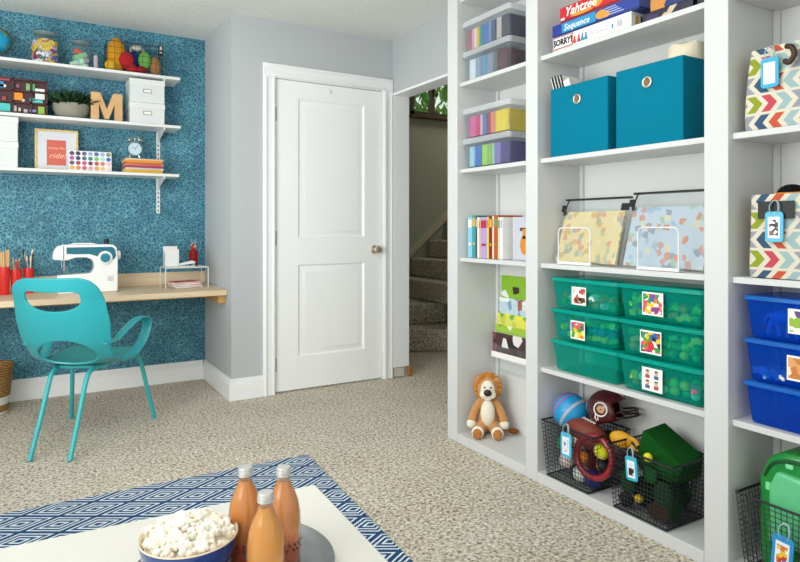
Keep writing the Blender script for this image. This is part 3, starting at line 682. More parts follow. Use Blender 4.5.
z = SH[0]+.001
for h, th, a, lb in st_b:
    # lying: rotate so the spine faces the room
    book(th, .17, .235, M(h, .5), 'book', lb, (.655-.1175+.004*a, 4.385+.004*a, z+th/2), (0, R(90), R(a)), 'books stacked under the alarm clock'); z += th+.0006
ck = thing('alarm_clock', 'chrome twin bell alarm clock with pale blue face on the book stack', 'clock', (.605, 4.43, z+.001))
b = B(); lathe(b, [(.001, -.022), (.040, -.022), (.046, -.017), (.047, .018), (.044, .021), (.042, .016), (.001, .016)], 40); cb = obj('clock_case', b, M('#7f8f95', .3, .7), ck, (0, 0, .062), (R(90), 0, 0))
b = B(); lathe(b, [(.001, .0162), (.041, .0162), (.041, .0175), (.001, .0175)], 36); obj('clock_face', b, M('#bfdbe6', .4), ck, (0, 0, .062), (R(90), 0, 0))
b = B()
for k in range(12):
    a = k*PI/6; box(b, -.0012, .0012, -.0192, -.0178, .032, .038, 0, Matrix.Translation((0, 0, .062)) @ Matrix.Rotation(a, 4, 'Y'))
obj('hour_marks', b, M('#33404a', .5), ck)
for a, L, nm in ((-50, .022, 'hour_hand'), (35, .03, 'minute_hand')):
    b = B(); box(b, -.0014, .0014, -.0205, -.0192, -.004, L, 0, Matrix.Translation((0, 0, .062)) @ Matrix.Rotation(R(a), 4, 'Y')); obj(nm, b, M('#c04a5a', .4), ck)
for sx in (-1, 1):
    b = B(); ball(b, (0, 0, 0), .019, 18, 10, (1, 1, .62)); tube(b, [(0, 0, -.01), (0, 0, -.022)], .0025, 6); obj('bell', b, CHROME, ck, (sx*.030, 0, .122), (0, sx*R(32), 0))
    b = B(); tube(b, [(sx*.024, 0, .026), (sx*.034, 0, .001)], [.004, .003], 8); obj('foot', b, CHROME, ck)
b = B(); tube(b, smooth_pts([(-.03, 0, .13), (-.015, 0, .145), (.015, 0, .145), (.03, 0, .13)], 5), .002, 8); tube(b, [(0, 0, .108), (0, 0, .128)], .002, 6); box(b, -.004, .004, -.004, .004, .124, .134); obj('hammer', b, CHROME, ck)
# globe
t = thing('desk_globe', 'small blue desk globe cut by the left edge on the top shelf', 'globe', (-.155, 4.45, SH[2]+.0005))
b = B(); ball(b, (0, 0, .115), .068, 36, 22)
g = NT('globe_map'); gn = g.noise(14, 4, .6); g.l(g.ramp(gn.outputs[0], [(.5, hx('#1398c4')), (.53, hx('#6d9e66')), (.62, hx('#8a9a58'))]), g.b.inputs['Base Color']); g.b.inputs['Roughness'].default_value = .25
obj('sphere', b, g.m, t)
b = B(); tube(b, smooth_pts([(.075*math.sin(R(a)), 0, .115+.075*math.cos(R(a))) for a in range(10, 200, 14)], 2), .0035, 8); obj('meridian_arm', b, M('#6d5a35', .35, .7), t)
b = B(); lathe(b, [(.001, 0), (.05, 0), (.05, .005), (.012, .014), (.006, .03), (.006, .042), (.001, .042)], 28); obj('base', b, M('#6d5a35', .35, .7), t)
# glass jars
def jar(x, y, r, h, label):
    t = thing('glass_jar', label, 'jar', (x, y, SH[2]+.0005), 0, 'glass jars on the top wall shelf'); bb = B()
    lathe(bb, [(.001, 0), (r*.93, 0), (r, .008), (r, h*.66), (r*.96, h*.75), (r*.80, h*.84), (r*.76, h*.88), (r*.78, h*.96)], 32, cap=(True, False))
    obj('jar_glass', bb, clear('#f4f9f9', .05, .04, '#d8e0e0'), t)
    bb = B(); lathe(bb, [(.001, h*.955), (r*.80, h*.955), (r*.84, h*.965), (r*.84, h*.995), (r*.74, h*1.01), (.001, h*1.01)], 32); obj('jar_lid', bb, clear('#cfdcdc', .35, .1, '#c9d3d3'), t)
    bb = B(); tube(bb, [(r*.80*math.cos(a*PI/10), r*.80*math.sin(a*PI/10), h*.92) for a in range(20)], .0018, 6, closed=True); obj('wire_bail', bb, CHROME, t)
jar(.093, 4.44, .077, .195, 'large glass jar packed with mixed colourful buttons'); jar(.292, 4.45, .062, .17, 'smaller glass jar holding rolled felt beside the wire basket')
bt = [('#e8c33a', 'yellow'), ('#9a7fc0', 'lilac'), ('#e6e2ee', 'white'), ('#a02050', 'crimson'), ('#e08030', 'orange'), ('#5a6fb5', 'blue'), ('#c86a9a', 'pink'), ('#3c6a5a', 'dark green'), ('#d9b8d9', 'pale mauve')]
bt += [bt[0], bt[0], bt[4], bt[2]]
protos = {}
rj = random.Random(5)
spots = []
for k in range(96):
    ring = k % 12; lay = k//12
    a = ring*PI/6+lay*.26; rr = .061 if k % 3 else .045
    z = .018+lay*.0172
    if lay == 7: rr = .03
    h, cn_ = bt[rj.randrange(13)]
    if h not in protos:
        b = B(); lathe(b, [(.001, 0), (.012, 0), (.0135, .002), (.0135, .004), (.010, .005), (.001, .0035)], 16)
        for q in (-1, 1): box(b, q*.004-.0013, q*.004+.0013, -.0013, .0013, .003, .0046, 1)
        p = obj('button', b, [M(h, .35), M('#3a3238', .6)]); tag(p, cn_+' button inside the large glass jar', 'button', 'buttons in the glass jar'); protos[h] = p
    else:
        p = protos[h].copy(); C.objects.link(p)
    p.location = (.093+rr*math.cos(a), 4.44+rr*math.sin(a), SH[2]+z); p.rotation_euler = (R(90+rj.uniform(-35, 35)), rj.uniform(-.4, .4), a+R(90)); s = rj.uniform(1.25, 1.75); p.scale = (s, s, s)
def roll(x, y, z, L, r, col, lb, rot, grp, name='felt_roll', cat='felt roll'):
    b = B(); pts = []
    for k in range(70):
        a = k*.36; rr = r*(.15+.85*k/70); pts.append((rr*math.cos(a), rr*math.sin(a)))
    inner = [(x_*.93, y_*.93) for x_, y_ in pts]; poly = pts+inner[::-1]
    prismz(b, poly, -L/2, L/2); o = obj(name, b, col, loc=(x, y, z), rot=rot); tag(o, lb, cat, grp)
for k, (h, nm, dx, dz, a) in enumerate((('#bfe3c5', 'mint', -.012, .035, 70), ('#d8efe2', 'pale mint', .006, .028, 110), ('#e2572c', 'orange', .006, .098, 118), ('#8fcf9f', 'leaf green', 0, .075, 62), ('#cfd6ea', 'pale blue', .012, .052, 75))):
    roll(.283+dx, 4.425+.010*(k % 3), SH[2]+dz, .082, .019, M(h, .9), nm+' felt roll inside the smaller glass jar', (0, R(a), R(15*k-20)), 'felt rolls in the glass jar')
b = B(); lathe(b, [(.001, 0), (.013, 0), (.013, .085), (.001, .085)], 16); tag(obj('thread_tube', b, M('#b7a6b0', .5), loc=(.372, 4.40, SH[2]+.001)), 'mauve tube standing between the smaller jar and the wire basket', 'tube')
# wire basket of yarn
def wire_basket(t, w_, d_, h, tw, td, cell, r, mat, rimr=.003, name='wire_mesh'):
    """open basket, front at y=0; w_/d_ at the rim, tw/td at the base"""
    b = B()
    def pt(u, v, z):   # u,v in 0..1 around plan
        f = z/h; W_ = tw+(w_-tw)*f; D_ = td+(d_-td)*f
        return Vector(((u-.5)*W_, d_/2+(v-.5)*D_, z))
    nx, ny, nz = round(w_/cell), round(d_/cell), round(h/cell)
    for i in range(nx+1):
        u = i/nx; tube(b, [pt(u, 0, h), pt(u, 0, 0), pt(u, 1, 0), pt(u, 1, h)], r, 4)
    for j in range(ny+1):
        v = j/ny; tube(b, [pt(0, v, h), pt(0, v, 0), pt(1, v, 0), pt(1, v, h)], r, 4)
    for k in range(1, nz):
        z = h*k/nz; tube(b, [pt(0, 0, z), pt(1, 0, z), pt(1, 1, z), pt(0, 1, z)], r, 4, closed=True)
    obj(name, b, mat, t)
    for z, rr, nm in ((h, rimr, 'rim'), (0.0025, rimr*.8, 'base_rod')):
        b = B()
        for p, q in (((0, 0), (1, 0)), ((1, 0), (1, 1)), ((1, 1), (0, 1)), ((0, 1), (0, 0))): tube(b, [pt(*p, z), pt(*q, z)], rr, 8)
        obj(nm, b, mat, t)
t = thing('wire_basket', 'black wire basket full of yarn on the top wall shelf', 'basket', (.605, 4.38, SH[2]+.002), 0, 'black wire baskets'); wire_basket(t, .34, .19, .19, .33, .18, .042, .0011, BLACK, .002)
def yarn_mat(h):
    t = NT('yarn'); wv = t.n('ShaderNodeTexWave'); wv.inputs['Scale'].default_value = 60; wv.inputs['Distortion'].default_value = 4; t.l(t.obj(), wv.inputs[0])
    c = hx(h); t.l(t.mix(wv.outputs[1], tuple(x*.6 for x in c[:3])+(1,), c), t.b.inputs['Base Color']); t.b.inputs['Roughness'].default_value = .95; t.bump(wv.outputs[1], .7, .003); return t.m
def yarn(x, y, z, r, s, h, lb, rot=(0, 0, 0), name='yarn_ball'):
    b = B(); ball(b, (0, 0, 0), r*1.12, 22, 14, s); tag(obj(name, b, yarn_mat(h), loc=(x, y, z), rot=rot), lb, 'yarn', 'yarn in the shelf basket')
zt = SH[2]+.006
yarn(.497, 4.455, zt+.108, .052, (1, 1, 2.05), '#f0a818', 'tall golden yellow yarn skein in the shelf basket', name='yarn_skein')
yarn(.462, 4.42, zt+.035, .034, (1, 1, 1), '#f4c02a', 'small yellow yarn ball at the foot of the yellow skein')
yarn(.552, 4.405, zt+.078, .041, (1, .8, 1.15), '#c81e2a', 'dark red yarn ball leaning on the yellow skein')
yarn(.585, 4.42, zt+.030, .029, (1.1, 1, 1), '#d8262a', 'bright red yarn ball at the basket bottom')
yarn(.645, 4.42, zt+.026, .025, (1.2, 1, 1), '#b31a24', 'small dark red yarn ball beneath the green yarn')
yarn(.607, 4.47, zt+.095, .033, (.9, .8, 1.7), '#183a9a', 'royal blue yarn skein standing in the shelf basket', name='yarn_skein')
yarn(.668, 4.435, zt+.098, .038, (.95, .9, 1.35), '#7cc860', 'light green yarn skein in front of the blue one', name='yarn_skein')
yarn(.735, 4.455, zt+.066, .034, (.95, .9, 1.9), '#c08c58', 'tan yarn skein at the right end of the basket', name='yarn_skein')
b = B(); tube(b, smooth_pts([(.038*math.cos(R(a)), 0, .03*math.sin(R(a))) for a in range(-20, 201, 20)], 3), .009, 10); tag(obj('embroidery_ring', b, M('#b9b4a6', .4, .3), loc=(.625, 4.475, zt+.165)), 'silvery grey arched ring lying over the blue yarn', 'ring')
b = B(); ball(b, (0, 0, 0), .016, 14, 9, (1.7, 1, .9)); tag(obj('white_skein', b, yarn_mat('#f0f0f0'), loc=(.62, 4.442, zt+.170)), 'small white thread bundle on top of the blue yarn', 'thread')
t = thing('basket_tag', 'small black hanging tag with white lettering on the shelf basket', 'tag', (.758, 4.372, zt+.125)); b = B(); box(b, -.016, .016, -.002, .002, 0, .07); obj('tag_plate', b, BLACK, t, bevel=.001)
text('8', .034, PAPER, t, (0, -.0025, .050), ext=.0002); text('N', .02, PAPER, t, (0, -.0025, .022), ext=.0002)

# ------------------------------------------------------------------ bookcase
XF, XB = 1.87, 2.14
bk = thing('built_in_bookcase', 'tall white built-in bookcase with open bays on the right of the room', 'bookcase', (XF, 1.5, 0))
W = M('#d2d4d3', .42, var=.01)
for y0, y1 in ((2.578, 2.662), (1.997, 2.070), (1.150, 1.231), (.33, .41)):
    b = B(); box(b, 0, .27, y0-1.5, y1-1.5, 0, ZC-.002); obj('upright', b, W, bk, bevel=.0025)
BAYS = [(2.070, 2.578), (1.231, 1.997), (.41, 1.150)]
for k, (y0, y1) in enumerate(BAYS):
    for z in ((.49,) if k else ()) + (.935, 1.383, 1.822, 2.25):
        b = B(); box(b, .02, .262, y0-1.5+.0005, y1-1.5-.0005, z-.02, z); obj('shelf', b, W, bk, bevel=.002)
    b = B(); box(b, .0005, .262, y0-1.5+.0005, y1-1.5-.0005, 0, .045); obj('plinth', b, W, bk, bevel=.002)
    b = B(); box(b, .262, .27, y0-1.5+.0005, y1-1.5-.0005, 0, ZC-.002); obj('back_panel', b, M('#dddedb', .45, var=.01), bk)
    b = B(); box(b, .250, .2615, y1-1.5-.022, y1-1.5-.001, .046, ZC-.003); obj('corner_strip', b, W, bk)
S0, S1, S2, S3, S4 = .0455, .4905, .9355, 1.3835, 1.8225

def tub(t, w_, d_, h, taper, r, mat, lidmat, lid_h=.016, lip=.008, wall=.0018):
    """plastic box: front centre at the origin, depth along +y"""
    b = B(); cy = d_/2; w1, d1 = w_-2*lip, d_-2*lip; hb = h-lid_h
    L = [rrect(w1-2*taper-.01, d1-2*taper-.01, r*.7, 0, 4, 0, cy), rrect(w1-2*taper, d1-2*taper, r, .006, 4, 0, cy), rrect(w1, d1, r, hb, 4, 0, cy), rrect(w1+2*lip-.003, d1+2*lip-.003, r+lip, hb, 4, 0, cy), rrect(w1-2*wall, d1-2*wall, r, hb-.0005, 4, 0, cy), rrect(w1-2*taper-2*wall, d1-2*taper-2*wall, r*.9, .008, 4, 0, cy)]
    loft(b, L); obj('bin_body', b, mat, t)
    b = B(); loft(b, [rrect(w_, d_, r+lip, hb+.0005, 4, 0, cy), rrect(w_, d_, r+lip, h-.003, 4, 0, cy), rrect(w_-.008, d_-.008, r+lip, h-.0005, 4, 0, cy)]); obj('lid', b, lidmat, t, bevel=.0015)
    return t
# --- bay 1: clear boxes
CL = clear('#f3f6f8', .05, .15, '#eef3f6'); CLL = clear('#f8fafb', .38, .2, '#f2f6f8')
def clearbin(z, lb, y=2.388):
    t = thing('clear_plastic_bin', lb, 'bin', (1.892, y, z), F90, 'clear plastic bins'); return tub(t, .370, .205, .150, .008, .012, CL, CLL, .030)
clearbin(S4, 'clear plastic bin of white and slate craft bags, under another bin on the upper shelf'); clearbin(S4+.1505, 'clear plastic bin of rainbow card packs, topmost in the bookcase bay')
clearbin(S3, 'clear plastic bin of lime, blue and purple cloth, lower of its stack'); clearbin(S3+.1505, 'clear plastic bin of pink to yellow cloth, on top of its stack')
def pack(x, th, z, h, col, name, lb, cat, grp, lean=0, d=.17, soft=.006, y=2.386):
    """a pack standing in a bin; x runs left to right"""
    b = B(); n = 10
    if name == 'cloth_bundle':
        L = []
        for k in range(9):
            f = k/8; loop = []
            for i in range(28):
                u, v = rrect(th, d, min(th*.4, .012), 0, 6)[i][:2]
                q = 1+.10*math.sin(i*2.4+k*.25+x*90); loop.append((u*q, v*.97+d/2, f*h*(1-.0)))
            L.append(loop)
        loft(b, L)
        o = obj(name, b, M(col, .85, var=.1, scale=60), loc=(1.913, y-x, z), rot=(0, lean, F90), bevel=.003)
    else:
        box(b, -th/2, th/2, 0, d, 0, h); o = obj(name, b, M(col, .6, var=.05), loc=(1.913, y-x, z), rot=(0, 0, F90), bevel=soft*.4)
    tag(o, lb, cat, grp)
x = -.155
for h, th, nm in (('#c65a50', .028, 'coral red'), ('#e0a0cc', .020, 'pink'), ('#f1e2cc', .018, 'cream'), ('#f0c41c', .022, 'yellow'), ('#2c9a86', .020, 'green'), ('#2a7aa0', .020, 'teal blue'), ('#4a70b8', .034, 'blue'), ('#7a8fb8', .018, 'pale slate'), ('#3a5273', .030, 'dark slate')):
    pack(x+th/2, th-.001, S4+.1595, .098, h, 'card_pack', nm+' card pack in the topmost clear bin', 'card pack', 'card packs in the top clear bin'); x += th
pack(.083, .034, S4+.1595, .10, '#cdbdb0', 'craft_roll', 'beige craft roll beside the dark slate card pack', 'craft roll', 'card packs in the top clear bin')
pack(.128, .052, S4+.1595, .10, '#34324a', 'card_pack', 'black card pack at the end of the topmost clear bin', 'card pack', 'card packs in the top clear bin')
x = -.155
for h, th, nm in (('#e6ebea', .050, 'white'), ('#9aa6b8', .045, 'pale slate'), ('#6f9ab5', .045, 'light blue'), ('#8f98a8', .05, 'grey'), ('#6a7078', .03, 'dark grey'), ('#5a2a34', .065, 'dark red')):
    pack(x+th/2, th-.002, S4+.009, .098, h, 'cloth_bundle', nm+' bundle in the lower clear bin of the upper shelf', 'bundle', 'bundles in the slate clear bin'); x += th
x = -.155
for h, th, nm in (('#e0679a', .055, 'pink'), ('#d23a70', .035, 'magenta'), ('#e8b8c8', .018, 'pale pink'), ('#4f7fb8', .030, 'blue'), ('#a8424a', .028, 'brick red'), ('#e58a72', .040, 'peach'), ('#f0cf2c', .095, 'yellow')):
    pack(x+th/2, th-.002, S3+.1595, .10, h, 'cloth_bundle', nm+' cloth bundle in the upper clear bin above the lime one', 'cloth', 'cloth bundles in the pink clear bin'); x += th
x = -.155
for h, th, nm in (('#a8d4dc', .045, 'pale aqua'), ('#3d72c0', .055, 'blue'), ('#a8d65a', .045, 'lime'), ('#8fbf5a', .035, 'grass green'), ('#a9c9c0', .02, 'sage'), ('#8f7ab8', .045, 'lavender'), ('#4a3d80', .055, 'purple')):
    pack(x+th/2, th-.002, S3+.009, .10, h, 'cloth_bundle', nm+' cloth bundle in the clear bin on the shelf above the books', 'cloth', 'cloth bundles in the lime clear bin'); x += th
# books in bay 1
bl = [('#8cc4e0', .034, .205, 'pale blue picture book leaning at the left end of the row'), ('#3f9a94', .030, .212, 'green and teal book with a gold top near the left end'), ('#22406f', .012, .208, 'thin navy book between the teal and white books'), ('#f0e9dc', .014, .203, 'white book with a yellow edge beside the navy one'),
      ('#e9c44a', .012, .195, 'slim mustard book left of the lilac one'), ('#b39bd0', .052, .200, 'thick lilac book with a red top'), ('#e8d031', .014, .203, 'lemon yellow book beside the lilac one'), ('#7c2a2e', .026, .205, 'maroon book left of the rust one'), ('#efe0c8', .012, .207, 'cream book between maroon and rust books'),
      ('#b8542c', .030, .210, 'rust orange book with light foot'), ('#cfd6b0', .016, .200, 'pale sage book right of the rust one'), ('#f2f3f0', .018, .200, 'white book against the grey covered one')]
yb = 2.560
for i, (h, th, hh, lb) in enumerate(bl):
    t = book(th-.001, .155, hh, M(h, .45), 'book', lb, (1.925, yb-th/2, S2+.001), (0, 0, F90), 'books in the narrow bookcase bay')
    b = B(); c2 = ('#f2f2ee', '#d9ae3a', '#e8e8e0', '#e8c23a', '#7a3020', '#b8284a', '#c04a2a', '#e0b03a', '#b03a2a', '#7a8a4a', '#5a6a3a', '#9ab0c0')[i]
    for q0, q1, q2 in ((.74, .93, .004),) + (((.30, .36, .008),) if th > .025 else ()):
        b = B(); box(b, -th/2+q2, th/2-q2, -.0006, .0006, hh*q0, hh*q1); obj('spine_print', b, M(c2, .5), t)
    yb -= th
# the last book stands cover out
t = book(.016, .13, .200, M('#c3c6d2', .45), 'book', 'pale grey book standing cover out with an orange figure, at the end of the row', (1.945, 2.282, S2+.001), (0, 0, R(-178)), 'books in the narrow bookcase bay')
t.rotation_euler = (0, 0, R(0)); t.location = (1.975, 2.135, S2+.001)
b = B(); lathe(b, [(.001, 0), (.03, 0), (.028, .001), (.001, .001)], 18, sy=1.5); box(b, -.012, .012, .03, .075, 0, .001); obj('cover_figure', b, M('#d88a28', .5), t, (-.0082, .05, .07), (R(90), 0, F90))
b = B(); box(b, -.0088, -.0080, .02, .08, .135, .15); obj('cover_hat', b, M('#3a3f3a', .5), t)
# wall pocket with magazines
t = thing('magazine_rack', 'clear wall pocket rack for magazines on the bookcase back', 'rack', (2.125, 2.395, .40), F90)
b = B()
for k in range(5):
    z = .285-.075*k; box(b, -.155, .155, -.012-.008*k, -.010-.008*k, z-.035, z+.02); box(b, -.155, .155, -.012-.008*k, .004, z-.037, z-.035)
box(b, -.157, .157, .0045, .0065, 0, .44); obj('rack_pockets', b, clear('#fafcfc', .03, .1, '#ffffff'), t)
mg = [(.70, '#8cbf2a', ['#c0562e', '#3a2a20', '#f0f0e8', '#7fb52a'], 'lime green magazine with an orange picture, highest in the rack'), (.585, '#cfe0ec', ['#7fa8c8', '#c0392f', '#a8563a', '#f4f4f4'], 'pale blue and red magazine second from the top of the rack'),
      (.545, '#e9e84a', ['#f2ea3a', '#6fae3a', '#f6f6e8', '#d9d02a'], 'bright yellow magazine in the middle of the rack'), (.505, '#9fc23a', ['#5a8a2a', '#d9d83a', '#e8f0d0'], 'yellow-green magazine below the bright yellow one'), (.465, '#4a3034', ['#2a1a1e', '#8a4a50', '#e8e4e0'], 'dark plum magazine with white foot, lowest in the rack')]
for k, (z, h, cols, lb) in enumerate(mg):
    tt = thing('magazine', lb, 'magazine', (2.128-.008*k, 2.395+.008*k, z-.03-.02*(k > 2)), F90, 'magazines in the wall rack')
    hgt = .17 if k < 2 else .13
    b = B(); box(b, -.14, .14, -.003, .002, 0, hgt-.001); obj('pages', b, PAPER, tt)
    b = B(); box(b, -.141, .141, -.0036, -.0028, 0, hgt); obj('cover', b, m_picture(cols, 22, h, .32, k), tt)
b = B(); box(b, -.14, .14, -.005, -.0045, 0, .03); tag(obj('paper_strip', b, M('#f2f1ec', .6), loc=(2.082, 2.42, .418), rot=(0, 0, F90)), 'white printed strip showing at the foot of the rack', 'paper')

# --- plush lion
ln = thing('plush_lion', 'sitting tan plush lion with orange mane in the bookcase bay', 'plush toy', (2.003, 2.497, S0+.0005), R(-39.5)); ln.scale = (1.12,)*3
TAN = M('#c89058', .95, var=.12, scale=90, bump=.6, bs=400, sheen=.4); CRM = M('#f2ead8', .95, var=.05, scale=90, bump=.6, bs=400, sheen=.4); ORG = M('#c98224', .95, var=.3, scale=120, bump=.8, bs=300, sheen=.4)
b = B()      # faces -y
ball(b, (0, .012, .060), .052, 24, 16, (.95, .8, 1.15)); ball(b, (0, .010, .112), .042, 24, 16, (.9, .72, 1.2)); ball(b, (0, .006, .155), .028, 20, 12, (1, .9, 1.1)); ball(b, (0, -.002, .205), .046, 24, 16, (1, .85, 1.12))
for sx in (-1, 1):
    tube(b, smooth_pts([(sx*.028, .005, .150), (sx*.05, -.004, .120), (sx*.066, -.014, .085), (sx*.072, -.026, .058)], 5), [.017]*6+[.018]*5+[.019]*5, 14)
    tube(b, smooth_pts([(sx*.028, .0, .036), (sx*.036, -.045, .027), (sx*.042, -.085, .026)], 5), [.027]*5+[.024]*6, 14)
o = obj('body', b, TAN, ln); md = o.modifiers.new('r', 'REMESH'); md.mode = 'VOXEL'; md.voxel_size = .004; md.use_smooth_shade = True; md = o.modifiers.new('s', 'SMOOTH'); md.iterations = 6; md.factor = .6
b = B(); ball(b, (0, -.012, .097), .034, 20, 16, (.95, .78, 1.85)); obj('belly', b, CRM, ln, rot=(R(4), 0, 0))
b = B(); rl = random.Random(2)
for i in range(330):
    a = rl.uniform(0, 2*PI); el = rl.uniform(-.25, 1.0)*PI/2
    d = Vector((math.cos(a)*math.cos(el), .15+abs(math.sin(el))*.9*rl.uniform(0, 1) if rl.random() < .55 else -.1*rl.random(), math.sin(a)*math.cos(el))).normalized()
    c = Vector((0, .004, .207)); p0 = c+Vector((d.x*.040, d.y*.030, d.z*.044)); L = rl.uniform(.016, .028)
    p1 = p0+Vector((d.x, d.y*.6, d.z))*L*.6+Vector((rl.uniform(-1, 1), rl.uniform(-1, 1), rl.uniform(-1, 1)))*.004; p2 = p0+d*L
    tube(b, [p0, p1, p2], [.007, .006, .0015], 5)
ball(b, (0, .016, .208), .050, 20, 14, (1.08, .72, 1.12)); obj('mane', b, ORG, ln)
b = B(); ball(b, (0, -.036, .204), .027, 20, 14, (1.15, .5, 1.6)); ball(b, (-.016, -.038, .184), .019, 16, 12, (1.05, .8, 1)); ball(b, (.016, -.038, .184), .019, 16, 12, (1.05, .8, 1)); ball(b, (0, -.034, .168), .016, 14, 10, (1.1, .7, .8)); obj('muzzle', b, CRM, ln)
b = B(); ball(b, (0, -.057, .196), .0155, 18, 12, (1.15, .7, .95)); obj('nose', b, M('#2a1713', .5), ln)
for sx in (-1, 1):
    b = B(); ball(b, (sx*.014, -.048, .218), .0042, 12, 8); obj('eye', b, M('#120d0c', .15), ln)
    b = B(); ball(b, (sx*.042, .0, .242), .014, 14, 10, (1, .6, 1)); obj('ear', b, TAN, ln)
    b = B(); ball(b, (sx*.073, -.029, .050), .021, 18, 12, (1, .95, 1)); obj('paw', b, CRM, ln)
    b = B(); ball(b, (sx*.043, -.088, .029), .027, 20, 14, (1, .72, 1.05)); ft = obj('foot', b, CRM, ln)
    b = B(); ball(b, (sx*.044, -.101, .027), .022, 18, 12, (.95, .42, 1.05)); obj('sole', b, M('#b9793f', .95, bump=.5), ft)
b = B(); P = smooth_pts([(.03, .02, .02), (.07, .0, .018), (.10, -.012, .018)], 6); tube(b, P, .006, 10); tl = obj('tail', b, TAN, ln)
b = B(); ball(b, (.115, -.016, .020), .015, 14, 10, (1.5, .9, .8)); obj('tail_tuft', b, M('#8a4a22', .95, bump=.6), tl)

# --- bay 2, top shelf: board games
def game(yl, yr, z, h, col, lb, x=1.91, d=.22, tray='#d8d6d0', nm='board_game'):
    t = thing(nm, lb, 'game', (x, (yl+yr)/2, z), F90, 'board games on the top shelf'); L = yl-yr
    b = B(); box(b, -L/2+.002, L/2-.002, .002, d-.002, 0, h*.5); obj('tray', b, M(tray, .6), t)
    b = B(); box(b, -L/2, L/2, 0, d, h*.14, h); obj('lid', b, col, t, bevel=.0008); return t, L
t, L = game(1.945, 1.545, S4+.001, .062, M('#eef0ef', .4), 'white board game box with red lettering, at the bottom of the games stack')
g1 = t
b = B(); box(b, -L/2+.004, -L/2+.112, -.0012, -.0002, .010, .060); obj('logo_panel', b, M('#b32a25', .5), t)
b = B(); box(b, -L/2+.008, -L/2+.108, -.0018, -.0011, .014, .056); obj('logo_panel', b, M('#f4f2ee', .5), t)
text('SORRY!', .036, M('#1a1414', .5), t, (-L/2+.058, -.0022, .035), squash=.86, bold=.0016)
b = B()
for k, (xx, mi) in enumerate(((-.078, 0), (-.055, 0), (-.036, 1), (-.018, 1))):
    prism(b, [(xx-.010, .014), (xx+.010, .014), (xx+.003, .036), (xx-.003, .036)], -.0016, -.0002, mi); ball(b, (xx, -.0008, .039), .005, 10, 6, (1, .15, 1), mi)
for k in range(4): box(b, .01+k*.022, .024+k*.022, -.0012, -.0002, .024, .030, 2)
box(b, .135, .16, -.0012, -.0002, .02, .046, 2); box(b, .11, .118, -.0012, -.0002, .022, .038, 1); obj('side_pictures', b, [M('#c8382c', .5), M('#3a8aa8', .5), M('#b9bcbc', .5)], t)
b = B()
for k in range(5): box(b, L/2+.0001, L/2+.0012, .02+k*.032, .036+k*.032, .012, .05, k % 2)
obj('end_print', b, [M('#d9b23a', .5), M('#2a2a26', .5)], t)
t, L = game(1.948, 1.51, S4+.0635, .052, M('#233a92', .35), 'dark blue board game box, middle of the games stack', d=.23, tray='#20306a')
b = B(); box(b, -L/2+.055, -L/2+.235, -.0012, -.0002, .009, .048); obj('logo_panel', b, M('#2a8fc4', .4), t)
text('Sequence', .036, M('#dfe8ea', .5), t, (-L/2+.135, -.0018, .027), shear=.25, squash=1.0, bold=.0006)
b = B(); ball(b, (-L/2+.262, -.0008, .028), .023, 16, 8, (1.2, .04, .75)); ball(b, (-L/2+.285, -.0008, .022), .016, 14, 8, (1.2, .05, .75)); obj('chip_picture', b, M('#d9963a', .5), t)
b = B()
for k in range(4): box(b, .06, .15-.012*k, -.001, -.0002, .014+k*.009, .018+k*.009)
obj('fine_print', b, M('#9fb0d8', .5), t)
t, L = game(1.905, 1.50, S4+.116, .062, M('#c6202a', .35), 'red board game box with white lettering, top of the games stack', d=.21, tray='#8a1a20')
text('Yahtzee', .052, M('#f4f0e4', .5), t, (-L/2+.112, -.0018, .036), shear=.3, bold=.001)
b = B(); ball(b, (-L/2+.12, -.0008, .014), .05, 16, 8, (1.2, .012, .14)); ball(b, (-L/2+.20, -.0008, .035), .028, 14, 8, (1, .02, .8)); obj('flame_picture', b, M('#e8922a', .5), t)
b = B(); box(b, -L/2+.006, -L/2+.028, -.0011, -.0002, .008, .018); obj('maker_mark', b, M('#f0dcd8', .5), t)
t, L = game(1.50, 1.30, S4+.001, .034, m_picture(['#1d2a5c', '#3a2a5a', '#c8b89a', '#222'[:4]+'222'], 26, '#1a1c34', .4), 'low dark box with small printed figures right of the games stack', x=1.915, d=.2, tray='#1a1a22')
t, L = game(1.478, 1.28, S4+.0355, .05, m_picture(['#2a5aa0', '#c98a3a', '#e8e0d0', '#5a3a20'], 22, '#16306a', .45, 2), 'navy and amber game box resting on the low dark box', x=1.93, d=.2, tray='#1a1a22')
t, L = game(1.285+.001-.001, 1.24, S4+.001, .05, M('#201c30', .5), 'narrow near-black box squeezed against the bookcase post', x=1.915, d=.2, tray='#15131f')

# --- teal fabric bins
def grommet(t, x, z, r=.017):
    b = B(); tube(b, [(x+r*math.cos(a*PI/12), -.003, z+r*math.sin(a*PI/12)) for a in range(24)], .0045, 10, closed=True); g_ = obj('grommet', b, M('#d8d0bd', .25, .9), t)
    b = B(); lathe(b, [(.001, 0), (r-.002, 0), (r-.002, .0015), (.001, .0015)], 24); obj('grommet_hole', b, M('#7c6a55', .8), g_, (x, -.0008, z), (R(90), 0, 0))
def fbin(y0, y1, h, lb, x=1.905, d=.225):
    t = thing('fabric_bin', lb, 'fabric bin', (x, (y0+y1)/2, S3+.0005), F90, 'teal fabric bins'); w_ = y0-y1
    b = B(); L = [rrect(w_-.004, d-.004, .004, 0, 2, 0, d/2), rrect(w_, d, .004, .004, 2, 0, d/2), rrect(w_, d, .004, h, 2, 0, d/2), rrect(w_-.008, d-.008, .003, h, 2, 0, d/2), rrect(w_-.008, d-.008, .003, .006, 2, 0, d/2)]
    loft(b, L); obj('bin_body', b, M('#007590', .95, var=.04, scale=6, bump=.15, bs=500), t, bevel=.001); grommet(t, 0, h*.775); return t
